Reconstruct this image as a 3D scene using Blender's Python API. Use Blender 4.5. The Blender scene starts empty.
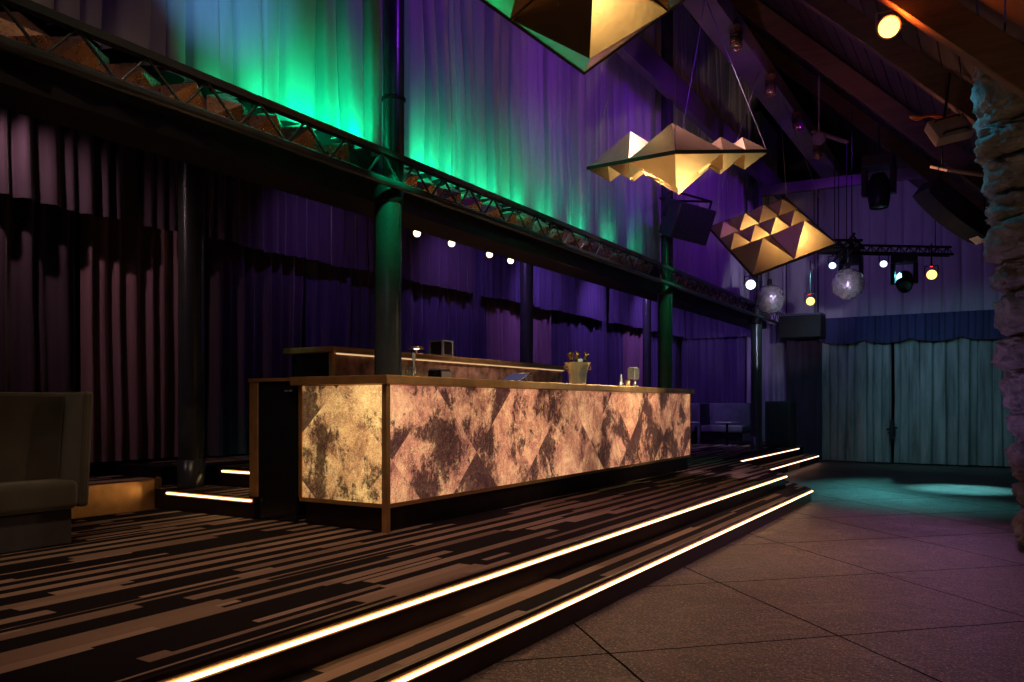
import bpy, bmesh, math, random
from mathutils import Vector, Matrix, Euler, noise
PI = math.pi
S = bpy.context.scene
COL = S.collection
random.seed(7)

# ------------------------------------------------------------------ node helpers
def new_mat(name):
    m = bpy.data.materials.new(name); m.use_nodes = True
    nt = m.node_tree; nt.nodes.clear()
    return m, nt
class G:
    """tiny node-graph writer"""
    def __init__(s, nt): s.nt = nt
    def n(s, t, **kw):
        nd = s.nt.nodes.new(t)
        for k, v in kw.items():
            if k.startswith('i_'):
                key = k[2:]
                key = int(key) if key.isdigit() else key.replace('_', ' ')
                s.put(nd.inputs[key], v)
            else: setattr(nd, k, v)
        return nd
    def put(s, sock, v):
        if hasattr(v, 'node'): s.nt.links.new(v, sock)
        else: sock.default_value = v
    def math(s, op, a, b=0.0, c=None):
        nd = s.nt.nodes.new('ShaderNodeMath'); nd.operation = op
        s.put(nd.inputs[0], a); s.put(nd.inputs[1], b)
        if c is not None: s.put(nd.inputs[2], c)
        return nd.outputs[0]
    def mix(s, f, a, b, bt='MIX'):
        nd = s.nt.nodes.new('ShaderNodeMix'); nd.data_type = 'RGBA'; nd.blend_type = bt
        s.put(nd.inputs[0], f); s.put(nd.inputs[6], a); s.put(nd.inputs[7], b)
        return nd.outputs[2]
    def ramp(s, f, stops, interp='LINEAR'):
        nd = s.nt.nodes.new('ShaderNodeValToRGB'); nd.color_ramp.interpolation = interp
        el = nd.color_ramp.elements
        while len(el) < len(stops): el.new(0.5)
        for e, (p, c) in zip(el, stops):
            e.position = p; e.color = (c, c, c, 1) if isinstance(c, (int, float)) else (*c, 1)
        s.put(nd.inputs[0], f)
        return nd.outputs[0]
    def noise(s, vec, scale, detail=4, rough=.55, dist=0.0):
        nd = s.nt.nodes.new('ShaderNodeTexNoise')
        s.put(nd.inputs['Vector'], vec); nd.inputs['Scale'].default_value = scale
        nd.inputs['Detail'].default_value = detail; nd.inputs['Roughness'].default_value = rough
        nd.inputs['Distortion'].default_value = dist
        return nd.outputs[0]
    def obj(s): return s.nt.nodes.new('ShaderNodeTexCoord').outputs['Object']
    def xyz(s, v):
        nd = s.nt.nodes.new('ShaderNodeSeparateXYZ'); s.put(nd.inputs[0], v); return nd.outputs
    def comb(s, x, y, z):
        nd = s.nt.nodes.new('ShaderNodeCombineXYZ')
        for i, v in enumerate((x, y, z)): s.put(nd.inputs[i], v)
        return nd.outputs[0]
    def vmath(s, op, a, b):
        nd = s.nt.nodes.new('ShaderNodeVectorMath'); nd.operation = op
        s.put(nd.inputs[0], a); s.put(nd.inputs[1], b); return nd.outputs[0]
    def bump(s, h, strength, dist=.02):
        nd = s.nt.nodes.new('ShaderNodeBump'); s.put(nd.inputs['Height'], h)
        nd.inputs['Strength'].default_value = strength; nd.inputs['Distance'].default_value = dist
        return nd.outputs[0]
    def bsdf(s, **kw):
        nd = s.nt.nodes.new('ShaderNodeBsdfPrincipled')
        for k, v in kw.items(): s.put(nd.inputs[k.replace('_', ' ')], v)
        out = s.nt.nodes.new('ShaderNodeOutputMaterial')
        s.nt.links.new(nd.outputs[0], out.inputs[0])
        return nd
def c4(c): return (c[0], c[1], c[2], 1)
def pmat(name, col, rough=.5, metal=0.0, var=.25, nscale=6.0, bump=0.0, bscale=60.0, emit=None, es=0.0, **kw):
    m, nt = new_mat(name); g = G(nt); v = g.obj()
    n = g.noise(v, nscale, 5)
    lo = tuple(c * (1 - var) for c in col); hi = tuple(min(1, c * (1 + var)) for c in col)
    col_s = g.ramp(n, [(.3, lo), (.7, hi)])
    rs = g.math('MULTIPLY_ADD', g.noise(v, nscale * 4, 3), rough * .4, rough * .8)
    b = g.bsdf(Base_Color=col_s, Roughness=rs, Metallic=metal, **kw)
    if bump: g.put(b.inputs['Normal'], g.bump(g.noise(v, bscale, 6), bump, .01))
    if emit: b.inputs['Emission Color'].default_value = c4(emit); b.inputs['Emission Strength'].default_value = es
    return m
def emat(name, col, s):
    m, nt = new_mat(name); g = G(nt)
    n = g.noise(g.obj(), 3.0, 2)
    e = g.n('ShaderNodeEmission'); g.put(e.inputs[0], c4(col)); g.put(e.inputs[1], g.math('MULTIPLY_ADD', n, s * .3, s * .85))
    o = g.n('ShaderNodeOutputMaterial'); nt.links.new(e.outputs[0], o.inputs[0])
    return m

# ------------------------------------------------------------------ materials
def mat_cloth(name, col, rough=.85, var=.18, sheen=.3):
    m, nt = new_mat(name); g = G(nt); v = g.obj()
    st = g.vmath('MULTIPLY', v, (3.0, 3.0, .35))
    n = g.noise(st, 2.2, 5, .6)
    lo = tuple(c * (1 - var) for c in col); hi = tuple(min(1, c * (1 + var)) for c in col)
    b = g.bsdf(Base_Color=g.ramp(n, [(.3, lo), (.7, hi)]), Roughness=rough, Sheen_Weight=sheen, Sheen_Roughness=.4)
    g.put(b.inputs['Normal'], g.bump(g.noise(v, 220, 2), .15, .004))
    return m
def mat_floor():
    m, nt = new_mat('slate_floor'); g = G(nt); v = g.obj(); x, y, z = g.xyz(v)
    def joint(t, off, per):
        f = g.math('FRACT', g.math('DIVIDE', g.math('SUBTRACT', t, off), per))
        return g.math('ABSOLUTE', g.math('SUBTRACT', f, .5))           # .5 at the joint
    wob = g.math('MULTIPLY', g.math('SUBTRACT', g.noise(v, 3, 3), .5), .03)
    s = g.math('ADD', g.math('ADD', x, y), wob); t = g.math('ADD', g.math('SUBTRACT', y, x), wob)
    j = g.math('MAXIMUM', joint(s, 3.85, 1.85), joint(t, 5.35, 1.87))
    jm = g.math('GREATER_THAN', j, .4945)
    cell = g.comb(g.math('FLOOR', g.math('DIVIDE', g.math('SUBTRACT', s, 3.85), 1.85)), g.math('FLOOR', g.math('DIVIDE', g.math('SUBTRACT', t, 5.35), 1.87)), 0)
    wn = g.n('ShaderNodeTexWhiteNoise', noise_dimensions='2D'); g.put(wn.inputs['Vector'], cell)
    big = g.noise(g.vmath('ADD', v, g.vmath('MULTIPLY', wn.outputs['Color'], (9, 9, 9))), 1.1, 8, .65, 1.2)
    fine = g.noise(v, 34, 8, .7)
    grit_glint = g.noise(v, 62, 4, .75)
    base = g.ramp(big, [(.30, (.022, .018, .023)), (.52, (.046, .036, .042)), (.66, (.10, .076, .070)), (.8, (.035, .028, .034))])
    base = g.mix(g.ramp(fine, [(.50, 0.0), (.60, .8)]), base, (.17, .13, .11, 1))
    base = g.mix(g.ramp(grit_glint, [(.55, 0.0), (.62, .9)]), base, (.56, .42, .33, 1))  # pale specks paint the floor's sparkle into the colour
    rdg = g.math('ABSOLUTE', g.math('SUBTRACT', g.noise(g.vmath('ADD', v, g.vmath('MULTIPLY', wn.outputs['Color'], (9, 9, 9))), .9, 7, .68, 1.0), .5))
    base = g.mix(g.ramp(rdg, [(0, .7), (.012, 0.0)]), base, (.26, .19, .15, 1))
    base = g.mix(jm, base, (.008, .007, .008, 1))
    h = g.math('ADD', g.math('MULTIPLY', g.noise(v, 7, 8, .7, 1.5), 1.6), g.math('ADD', g.math('MULTIPLY', fine, .55), g.math('MULTIPLY', grit_glint, .35)))
    h = g.math('SUBTRACT', h, g.math('MULTIPLY', jm, .6))
    b = g.bsdf(Base_Color=base, Roughness=g.ramp(fine, [(.35, .26), (.65, .6)]), Specular_IOR_Level=g.math('MULTIPLY', g.math('SUBTRACT', 1.0, jm), .38))
    g.put(b.inputs['Normal'], g.bump(h, .75, .03))
    return m
def mat_carpet():
    m, nt = new_mat('striped_carpet'); g = G(nt); v = g.obj(); x, y, z = g.xyz(v)
    def band(w, ln, seed, thr, alt):
        r = g.math('FLOOR', g.math('DIVIDE', x, w))
        w1 = g.n('ShaderNodeTexWhiteNoise', noise_dimensions='2D'); g.put(w1.inputs['Vector'], g.comb(r, seed, 0))
        seg = g.math('FLOOR', g.math('DIVIDE', g.math('ADD', y, g.math('MULTIPLY', w1.outputs['Value'], 9.0)), ln))
        w2 = g.n('ShaderNodeTexWhiteNoise', noise_dimensions='3D'); g.put(w2.inputs['Vector'], g.comb(r, seg, seed))
        par = g.math('MODULO', g.math('ADD', r, 400.0), 2.0)
        return g.math('GREATER_THAN', g.math('ADD', w2.outputs['Value'], g.math('MULTIPLY', par, alt)), thr), w2.outputs['Color']
    a, ca = band(.080, 1.0, 1.3, .90, .72)
    b2, cb = band(.044, .8, 4.7, 1.17, .22)
    b3, cc = band(.044, 1.2, 8.1, .84, .0)
    mask = g.math('MULTIPLY', g.math('MAXIMUM', a, b2), g.math('SUBTRACT', 1.0, b3))
    _, _, bl = g.xyz(ca)
    tan = g.mix(bl, (.24, .165, .125, 1), (.42, .30, .23, 1))
    col = g.mix(mask, (.010, .007, .009, 1), tan)
    n = g.noise(v, 260, 2)
    col = g.mix(.35, col, g.mix(n, (0.2, 0.2, 0.2, 1), (1, 1, 1, 1)), 'MULTIPLY')
    b = g.bsdf(Base_Color=col, Roughness=.95, Specular_IOR_Level=.15)
    g.put(b.inputs['Normal'], g.bump(n, .5, .006))
    return m
def mat_onyx(warm):
    """back-lit stone veneer, lit from inside the counter"""
    m, nt = new_mat('backlit_stone' + ('_gold' if warm else '_rose')); g = G(nt); v = g.obj(); x, y, z = g.xyz(v)
    u = g.math('ADD', x, y)
    k1 = g.math('FLOOR', g.math('DIVIDE', g.math('ADD', u, g.math('MULTIPLY', z, 1.05)), 1.075))
    k2 = g.math('FLOOR', g.math('DIVIDE', g.math('SUBTRACT', u, g.math('MULTIPLY', z, 1.05)), 1.075))
    p = g.vmath('ADD', v, g.comb(g.math('MULTIPLY', k1, 3.71), g.math('MULTIPLY', k2, 5.13), g.math('MULTIPLY', g.math('ADD', k1, k2), 2.3)))
    vein_n = g.noise(p, 2.3, 9, .68, 1.4)
    patch = g.noise(p, 1.15, 4, .55, .6)
    crack = g.noise(g.vmath('MULTIPLY', p, (1.0, 1.0, .62)), 9.0, 12, .82, .3)
    fine = g.noise(v, 30, 10, .85)
    fine2 = g.noise(v, 130, 4, .7)
    hi, mid, lo, dk = ((1.0, .62, .21), (.62, .31, .11), (.26, .105, .045), (.030, .012, .008)) if warm else \
                      ((1.0, .52, .24), (.58, .225, .12), (.21, .068, .050), (.030, .010, .012))
    tone = g.math('ADD', g.math('MULTIPLY', vein_n, .75), g.math('MULTIPLY', fine, .45))
    base = g.ramp(tone, [(.47, lo), (.60, mid), (.76, hi)])
    dmask = g.math('ADD', g.math('ADD', g.math('MULTIPLY', patch, 1.55), g.math('MULTIPLY', crack, .9)), g.math('MULTIPLY', fine, .42))
    dm = g.ramp(g.math('MULTIPLY', dmask, .5), [(.715, 0.0), (.76, .95)])
    ridge = g.math('ABSOLUTE', g.math('SUBTRACT', g.noise(p, 1.1, 5, .6, .8), .5))
    ridge2 = g.math('ABSOLUTE', g.math('SUBTRACT', g.noise(g.vmath('ADD', p, (7, 3, 1)), 1.9, 6, .6, .7), .5))
    gold = g.math('MULTIPLY', g.ramp(g.math('MINIMUM', ridge, ridge2), [(0.0, 1.0), (.005, 0.0)]), .55)
    base = g.mix(gold, base, (1.0, .66, .25, 1))
    dm = g.math('MULTIPLY', dm, g.ramp(fine, [(.40, .80), (.56, 1.0)]))
    base = g.mix(dm, base, (*dk, 1))
    speck = g.ramp(fine2, [(.35, .45), (.65, 1.35)])
    base = g.mix(1.0, base, speck, 'MULTIPLY')
    b = g.bsdf(Base_Color=g.mix(.5, base, (0, 0, 0, 1)), Roughness=.16, Specular_IOR_Level=.4, Emission_Color=base, Emission_Strength=g.math('MULTIPLY', g.ramp(g.noise(v, .9, 2), [(.35, .55), (.65, 1.25)]), 1.05 if warm else .95))
    return m
def mat_stone():
    m, nt = new_mat('rough_stone'); g = G(nt); v = g.obj()
    a = g.noise(v, 5, 9, .65); f = g.noise(v, 26, 8, .7)
    b = g.bsdf(Base_Color=g.ramp(a, [(.3, (.10, .09, .10)), (.55, (.27, .25, .26)), (.75, (.40, .37, .37))]), Roughness=.9)
    g.put(b.inputs['Normal'], g.bump(g.math('ADD', a, g.math('MULTIPLY', f, .6)), .9, .05))
    return m
def mat_wood(name, lo, hi, axis=1):
    m, nt = new_mat(name); g = G(nt); v = g.obj()
    sc = [14, 14, 14]; sc[axis] = .8
    n = g.noise(g.vmath('MULTIPLY', v, tuple(sc)), 1.0, 7, .6, .6)
    b = g.bsdf(Base_Color=g.ramp(n, [(.3, lo), (.7, hi)]), Roughness=.75)
    g.put(b.inputs['Normal'], g.bump(n, .35, .01))
    return m

M = {}
M['floor'] = mat_floor(); M['carpet'] = mat_carpet(); M['onyx_gold'] = mat_onyx(True); M['onyx_rose'] = mat_onyx(False)
M['stone'] = mat_stone()
M['sheer'] = mat_cloth('grey_drape_cloth', (.42, .42, .46), .8, .14)
M['backdrop'] = mat_cloth('backdrop_cloth', (.40, .38, .44), .85, .14)
M['velvet'] = mat_cloth('indigo_velvet', (.052, .036, .115), .75, .3, .5)
M['velvet_dark'] = mat_cloth('black_violet_velvet', (.05, .030, .062), .8, .3, .5)
M['mauve'] = mat_cloth('mauve_velvet', (.20, .115, .16), .8, .25, .5)
M['greydrape'] = mat_cloth('slate_grey_drape', (.26, .27, .31), .8, .2)
M['teal'] = mat_cloth('teal_grey_curtain', (.24, .28, .29), .85, .5)
M['bluevalance'] = mat_cloth('deep_blue_valance', (.035, .04, .13), .85, .25)
M['brass'] = pmat('brushed_brass', (.78, .47, .20), .36, .75, .18, 8, .05, 90)
M['copper'] = pmat('copper_sheet', (.46, .27, .19), .28, .8, .2, 9, .04, 60)
M['gold_mirror'] = pmat('gold_mirror', (.95, .66, .33), .25, .85, .12, 9, .10, 5)
M['chrome'] = pmat('polished_chrome', (.80, .78, .76), .24, .75, .06, 5)
M['steel'] = pmat('grey_painted_steel', (.10, .12, .13), .24, .6, .15, 7, .04, 120)
M['blacksteel'] = pmat('black_steel', (.022, .022, .027), .42, .6, .2, 9)
M['black'] = pmat('matt_black_paint', (.012, .011, .014), .7, 0, .3, 6, .1, 90)
M['gloss_black'] = pmat('gloss_black_panel', (.012, .010, .016), .14, 0, .2, 4)
M['plinth'] = pmat('dark_plinth_metal', (.035, .024, .028), .35, .7, .25, 7)
M['cable'] = pmat('steel_cable', (.35, .36, .40), .4, .9, .1, 9)
M['sofa'] = pmat('olive_velour', (.062, .056, .040), .9, 0, .22, 7, .25, 180, Sheen_Weight=.4)
M['sofa_blue'] = pmat('blue_grey_upholstery', (.10, .11, .15), .8, 0, .2, 7, .2, 180)
M['grille'] = pmat('speaker_grille', (.03, .033, .042), .5, .5, .3, 40, .6, 400)
M['speaker'] = pmat('dark_speaker_lacquer', (.028, .034, .042), .4, .1, .25, 9, .1, 150)
M['plaster'] = pmat('dark_plaster', (.045, .04, .055), .9, 0, .25, 3, .2, 40)
M['beamsteel'] = pmat('violet_grey_beam', (.15, .11, .16), .6, .1, .15, 3, .05, 50)
M['wood'] = mat_wood('dark_roof_boards', (.03, .018, .020), (.07, .038, .035), 1)
M['rafter'] = mat_wood('brown_rafter_timber', (.07, .035, .025), (.14, .075, .05), 0)
M['beige'] = pmat('beige_enamel', (.46, .36, .30), .5, 0, .15, 6, .05, 60)
M['orange_cord'] = pmat('orange_cord', (.55, .14, .04), .6, 0, .2, 12)
M['glass_dark'] = pmat('dark_bottle_glass', (.012, .03, .014), .06, 0, .2, 5, Coat_Weight=.8)
M['foil'] = pmat('gold_foil', (.8, .55, .2), .2, 1.0, .2, 30, .2, 60)
M['paper'] = pmat('white_napkin_paper', (.78, .76, .72), .85, 0, .06, 8)
M['table'] = pmat('pale_table_top', (.60, .58, .62), .3, 0, .08, 6)
M['led'] = emat('warm_led', (1.0, .60, .26), 6.0)
M['led_pink'] = emat('warm_pink_led', (1.0, .58, .42), 4.0)
M['lamp_warm'] = emat('warm_lamp_lens', (1.0, .80, .50), 4.0)
M['lamp_amber'] = emat('amber_lamp_lens', (1.0, .42, .07), 7.0)
M['lamp_gold'] = emat('gold_lamp_lens', (1.0, .50, .13), 3.2)
M['lamp_blue'] = emat('blue_white_lamp_lens', (.55, .70, 1.0), 3.0)
M['red_led'] = emat('red_indicator', (1.0, .05, .05), 1.5)
M['screen'] = emat('blue_screen_glow', (.16, .14, .30), .35)

# ------------------------------------------------------------------ mesh helpers
class MB:
    def __init__(s): s.v = []; s.f = []; s.sm = []
    def add(s, vs, fs, smooth=False):
        o = len(s.v); s.v += [Vector(p) for p in vs]
        for f in fs: s.f.append([i + o for i in f]); s.sm.append(smooth)
        return s
    def box(s, x0, x1, y0, y1, z0, z1, mt=None):
        vs = [Vector((x, y, z)) for z in (z0, z1) for y in (y0, y1) for x in (x0, x1)]
        if mt: vs = [mt @ p for p in vs]
        return s.add(vs, [(0, 2, 3, 1), (4, 5, 7, 6), (0, 1, 5, 4), (2, 6, 7, 3), (0, 4, 6, 2), (1, 3, 7, 5)])
    def bbox(s, x0, x1, y0, y1, z0, z1, r=.01, seg=2, mt=None, smooth=False):
        bm = bmesh.new(); bmesh.ops.create_cube(bm, size=1)
        for p in bm.verts: p.co = Vector(((x0 + x1) / 2 + p.co.x * (x1 - x0), (y0 + y1) / 2 + p.co.y * (y1 - y0), (z0 + z1) / 2 + p.co.z * (z1 - z0)))
        bmesh.ops.bevel(bm, geom=list(bm.edges), offset=r, segments=seg, affect='EDGES', profile=.5)
        bm.verts.index_update()
        vs = [(mt @ p.co) if mt else p.co.copy() for p in bm.verts]
        s.add(vs, [[q.index for q in f.verts] for f in bm.faces], smooth); bm.free(); return s
    def tube(s, p0, p1, r, n=12, r1=None, caps=True, smooth=True):
        p0, p1 = Vector(p0), Vector(p1); d = (p1 - p0).normalized(); r1 = r if r1 is None else r1
        a = d.orthogonal().normalized(); b = d.cross(a)
        vs = []
        for p, rr in ((p0, r), (p1, r1)):
            for i in range(n):
                t = 2 * PI * i / n; vs.append(p + (a * math.cos(t) + b * math.sin(t)) * rr)
        s.add(vs, [(i, (i + 1) % n, n + (i + 1) % n, n + i) for i in range(n)], smooth)
        if caps: s.add(vs, [list(range(n))[::-1], list(range(n, 2 * n))])
        return s
    def path(s, pts, r, n=8):
        for a, b in zip(pts, pts[1:]): s.tube(a, b, r, n)
        return s
    def lathe(s, prof, c=(0, 0, 0), n=32, mt=None, smooth=True):
        c = Vector(c); vs = []; fs = []
        for r, z in prof:
            for i in range(n):
                t = 2 * PI * i / n; p = Vector((r * math.cos(t), r * math.sin(t), z))
                vs.append((mt @ p if mt else p) + c)
        for k in range(len(prof) - 1):
            for i in range(n): fs.append((k * n + i, k * n + (i + 1) % n, (k + 1) * n + (i + 1) % n, (k + 1) * n + i))
        return s.add(vs, fs, smooth)
    def prism(s, poly, z0, z1):
        n = len(poly); vs = [(x, y, z0) for x, y in poly] + [(x, y, z1) for x, y in poly]
        return s.add(vs, [list(range(n))[::-1], list(range(n, 2 * n))] + [(i, (i + 1) % n, n + (i + 1) % n, n + i) for i in range(n)])
    def build(s, name, mat, parent=None, loc=None, bevel=0):
        me = bpy.data.meshes.new(name)
        org = Vector(loc) if loc is not None else Vector((0, 0, 0))
        me.from_pydata([p - org for p in s.v], [], s.f)
        for p, q in zip(me.polygons, s.sm): p.use_smooth = q
        me.materials.append(mat if not isinstance(mat, str) else M[mat])
        bm = bmesh.new(); bm.from_mesh(me); bmesh.ops.recalc_face_normals(bm, faces=bm.faces[:]); bm.to_mesh(me); bm.free()
        o = bpy.data.objects.new(name, me); COL.objects.link(o)
        if parent: o.parent = parent
        elif loc is not None: o.location = org
        if bevel:
            b = o.modifiers.new('bevel', 'BEVEL'); b.width = bevel; b.segments = 2; b.limit_method = 'ANGLE'
        return o
def tag(o, label=None, cat=None, group=None, kind=None):
    if label: o['label'] = label
    if cat: o['category'] = cat
    if group: o['group'] = group
    if kind: o['kind'] = kind
    return o
def thing(name, label, cat, loc, group=None, rot=None):
    o = bpy.data.objects.new(name, None); COL.objects.link(o); o.location = loc; o.empty_display_size = .1
    if rot is not None: o.rotation_euler = rot
    return tag(o, label, cat, group)
def struct(name, mb, mat): return tag(mb.build(name, mat), kind='structure')
def children(o): return [c for c in COL.objects if c.parent == o]
def copy_tree(o, parent=None):
    c = o.copy(); COL.objects.link(c)
    if parent: c.parent = parent
    for ch in children(o): copy_tree(ch, c)
    return c
def RZ(a): return Matrix.Rotation(a, 4, 'Z')
def aim(src, dst, up=Vector((0, 0, 1))):
    """matrix at src whose local +Z points to dst"""
    return Vector(dst).__sub__(Vector(src)).to_track_quat('Z', 'Y').to_matrix().to_4x4()

# ------------------------------------------------------------------ the room shell
FL, TR, PL, RA = 0.0, .17, .34, .68
struct('floor', MB().box(-8, 1.6, -3.5, 21, -.12, FL), 'floor')
struct('platform', MB().prism([(-7.6, -3.5), (-2.40, -3.5), (-2.40, 10.75), (-3.66, 13.0), (-3.66, 18.1), (-5.0, 20.3), (-7.6, 20.3)], .01, PL), 'carpet')
struct('step', MB().prism([(-2.41, -3.5), (-2.08, -3.5), (-2.08, 10.75), (-3.34, 13.0), (-3.34, 18.1), (-3.67, 18.1), (-3.67, 13.0), (-2.41, 10.75)], .005, TR), 'carpet')
nose = MB(); nose.box(-2.425, -2.396, -3.5, 10.75, TR, PL + .004); struct('trim_1', nose, 'plinth')
nose = MB(); nose.box(-2.10, -2.076, -3.5, 10.75, .002, TR + .004); struct('trim_2', nose, 'plinth')
struct('wall_left', MB().box(-7.75, -7.6, -3.5, 20.5, 0, 6.5), 'plaster')
struct('wall_back', MB().box(-7.75, 1.75, 20.4, 20.55, 0, 9.0), 'plaster')
struct('wall_right', MB().box(1.6, 1.75, -3.5, 20.5, 0, 6.0), 'stone')
# gable roof falling to the right, flat soffit under the gallery on the left
rf = MB(); n = 34
for i in range(n):                                   # individual boards of the roof lining
    x0 = -4.6 + i * (6.3 / n); x1 = x0 + 6.3 / n - .012
    zf = lambda x: 1.25 + 3.0 - x * 1.0
    rf.add([(x0, -3.5, zf(x0)), (x1, -3.5, zf(x1)), (x1, 20.5, zf(x1)), (x0, 20.5, zf(x0)),
            (x0, -3.5, zf(x0) + .08), (x1, -3.5, zf(x1) + .08), (x1, 20.5, zf(x1) + .08), (x0, 20.5, zf(x0) + .08)],
           [(0, 1, 2, 3), (4, 7, 6, 5), (0, 4, 5, 1), (2, 6, 7, 3), (0, 3, 7, 4), (1, 5, 6, 2)])
struct('ceiling', rf, 'wood')
struct('ceiling_soffit', MB().box(-7.6, -4.85, -3.5, 20.4, 3.9, 4.05), 'black')
struct('trim_3', MB().box(-4.90, -4.51, -3.5, 18.4, 2.95, 3.12), 'black')
struct('wall_gallery', MB().box(-4.98, -4.90, -3.5, 20.4, 4.05, 8.9), 'plaster')

# raised floor behind the bar and along the left wall, its two steps
struct('platform_raised', MB().prism([(-7.58, 4.82), (-4.62, 4.82), (-4.62, 11.2), (-7.58, 11.2)], PL + .001, RA), 'carpet')
led = MB(); led.prism([(-7.58, -3.4), (-6.28, -3.4), (-6.28, 4.2), (-6.35, 4.42), (-6.52, 4.52), (-7.58, 4.52)], PL + .001, PL + .235)
struct('platform_ledge', led, 'carpet')
br = MB()
arc = [(-6.265, -3.4), (-6.265, 4.18), (-6.29, 4.32), (-6.36, 4.44), (-6.52, 4.53)]
for a, b in zip(arc, arc[1:]):
    br.add([(a[0], a[1], PL + .002), (b[0], b[1], PL + .002), (b[0], b[1], PL + .25), (a[0], a[1], PL + .25),
            (a[0] - .05, a[1] - .01, PL + .25), (b[0] - .05, b[1] - .01, PL + .25)], [(0, 1, 2, 3), (3, 2, 5, 4)])
struct('trim_4', br, 'brass')
struct('step_entry', MB().prism([(-6.50, 4.345), (-5.03, 4.345), (-5.03, 4.83), (-6.50, 4.83)], PL + .002, PL + .17), 'carpet')
struct('trim_15', MB().box(-6.5, -5.03, 4.33, 4.344, PL + .002, PL + .172), 'plinth'); struct('trim_16', MB().box(-6.5, -5.12, 4.806, 4.818, PL + .172, RA + .002), 'plinth')
struct('wall_riser', MB().box(-7.5, -6.5, 4.53, 4.83, PL + .002, RA), 'plinth')

# ------------------------------------------------------------------ LED strips in the step nosings
def strip(label, p0, p1, mat='led', face=1):
    r = thing('light_strip', label, 'light strip', p0, 'glowing strips on the step edges')
    (x0, y0, z0), (x1, y1, z1) = p0, p1
    ch = MB(); d = MB()
    if abs(y1 - y0) > abs(x1 - x0):
        ch.box(x0 - .004, x0 + .012, y0, y1, z0 - .018, z0 + .018)
        d.box(x0 + .011, x0 + .022, y0 + .01, y1 - .01, z0 - .0065, z0 + .0065)
    else:
        ch.box(x0, x1, y0 - .012, y0 + .004, z0 - .018, z0 + .018)
        d.box(x0 + .01, x1 - .01, y0 - .022, y0 - .011, z0 - .0065, z0 + .0065)
    ch.build('channel', 'brass', r, p0); d.build('diffuser', mat, r, p0)
    return r
strip('long warm light strip along the upper step in front of the bar', (-2.39, -3.4, PL - .032), (-2.39, 10.74, PL - .032))
strip('long warm light strip along the bottom step beside the stone floor', (-2.07, -3.4, TR - .032), (-2.07, 10.74, TR - .032))
strip('short pinkish light strip on the upper step near the far booths', (-3.655, 13.05, PL - .032), (-3.655, 17.6, PL - .032), 'led_pink')
strip('short pinkish light strip on the bottom step beside the far curtain', (-3.335, 13.05, TR - .032), (-3.335, 18.0, TR - .032), 'led_pink')
strip('pale light strip on the lower entry step left of the bar', (-6.12, 4.328, PL + .145), (-5.04, 4.328, PL + .145))
strip('pale light strip on the upper entry step left of the bar', (-6.00, 4.803, RA - .035), (-5.16, 4.803, RA - .035))

# ------------------------------------------------------------------ curtains
def curtain(name, label, p0, p1, z0, z1, mat, nrm, fold=.18, amp=.05, seed=1, style='sheer', cat='curtain', group=None, scallop=0, wob=.0, hem=0.0):
    rnd = random.Random(seed)
    p0 = Vector((p0[0], p0[1], 0)); p1 = Vector((p1[0], p1[1], 0)); L = (p1 - p0).length; d = (p1 - p0) / L; nrm = Vector((nrm[0], nrm[1], 0))
    xs = [0.0]
    while xs[-1] < L - fold * .4: xs.append(min(L, xs[-1] + fold * rnd.uniform(.6, 1.5)))
    if xs[-1] < L: xs.append(L)
    SL = (0, .03, .065, .10, .13, .22, .36, .5, .64, .78, .87, .90, .935, .97); K = len(SL) if style == 'sheer' else 10; cols = []
    for a, b in zip(xs, xs[1:]):
        A = amp * rnd.uniform(.65, 1.25) * min(1.2, (b - a) / fold); drift = rnd.uniform(-.3, .3) * fold; sk = rnd.uniform(.75, 1.3); tl = rnd.uniform(-.55, .75)
        for k in range(K):
            if style == 'sheer':
                u = SL[k]; t = u
                o = min(1.0, u / .13) ** .7 * min(1.0, (1 - u) / .13) ** .7 * (.82 + .18 * math.sin(PI * u)) + tl * (u - .5) * min(1, u / .13, (1 - u) / .13)
            else:
                u = k / K; t = u ** sk; o = (.5 - .5 * math.cos(2 * PI * t)) ** .8
            cols.append((a + (b - a) * u, o * A, drift, rnd.uniform(-1, 1)))
    cols.append((L, 0, 0, 0))
    NZ = 11; vs = []; fs = []
    for (s0, o, dr, q) in cols:
        low = 0
        if scallop: low = scallop * (abs(math.sin(PI * s0 / .9)) ** .6) * .6
        if hem: low += hem * noise.noise(Vector((s0 * 1.7, seed * 3.1, 0)))
        for j in range(NZ):
            v = j / (NZ - 1); zz = (z0 - low) + (z1 - z0 + low) * v
            g = (1.0 - .35 * v) if style == 'sheer' else (1.0 - .2 * v)
            w = noise.noise(Vector((s0 * 2.2, zz * .9, seed * 5.3))) * amp * .35
            sw = dr * wob * (1 - v) + fold * .12 * noise.noise(Vector((s0 * .9, zz * .6, seed * 2.7)))
            P = p0 + d * (s0 + sw * (0 < s0 < L)) + nrm * (o * g + w)
            vs.append((P.x, P.y, zz))
    for i in range(len(cols) - 1):
        for j in range(NZ - 1): a = i * NZ + j; fs.append((a, a + NZ, a + NZ + 1, a + 1))
    c = (p0 + p1) / 2; c = Vector((c.x, c.y, z0))
    m = MB(); m.add(vs, fs, True)
    o = m.build(name, mat, None, c)
    return tag(o, label, cat, group)

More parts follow.
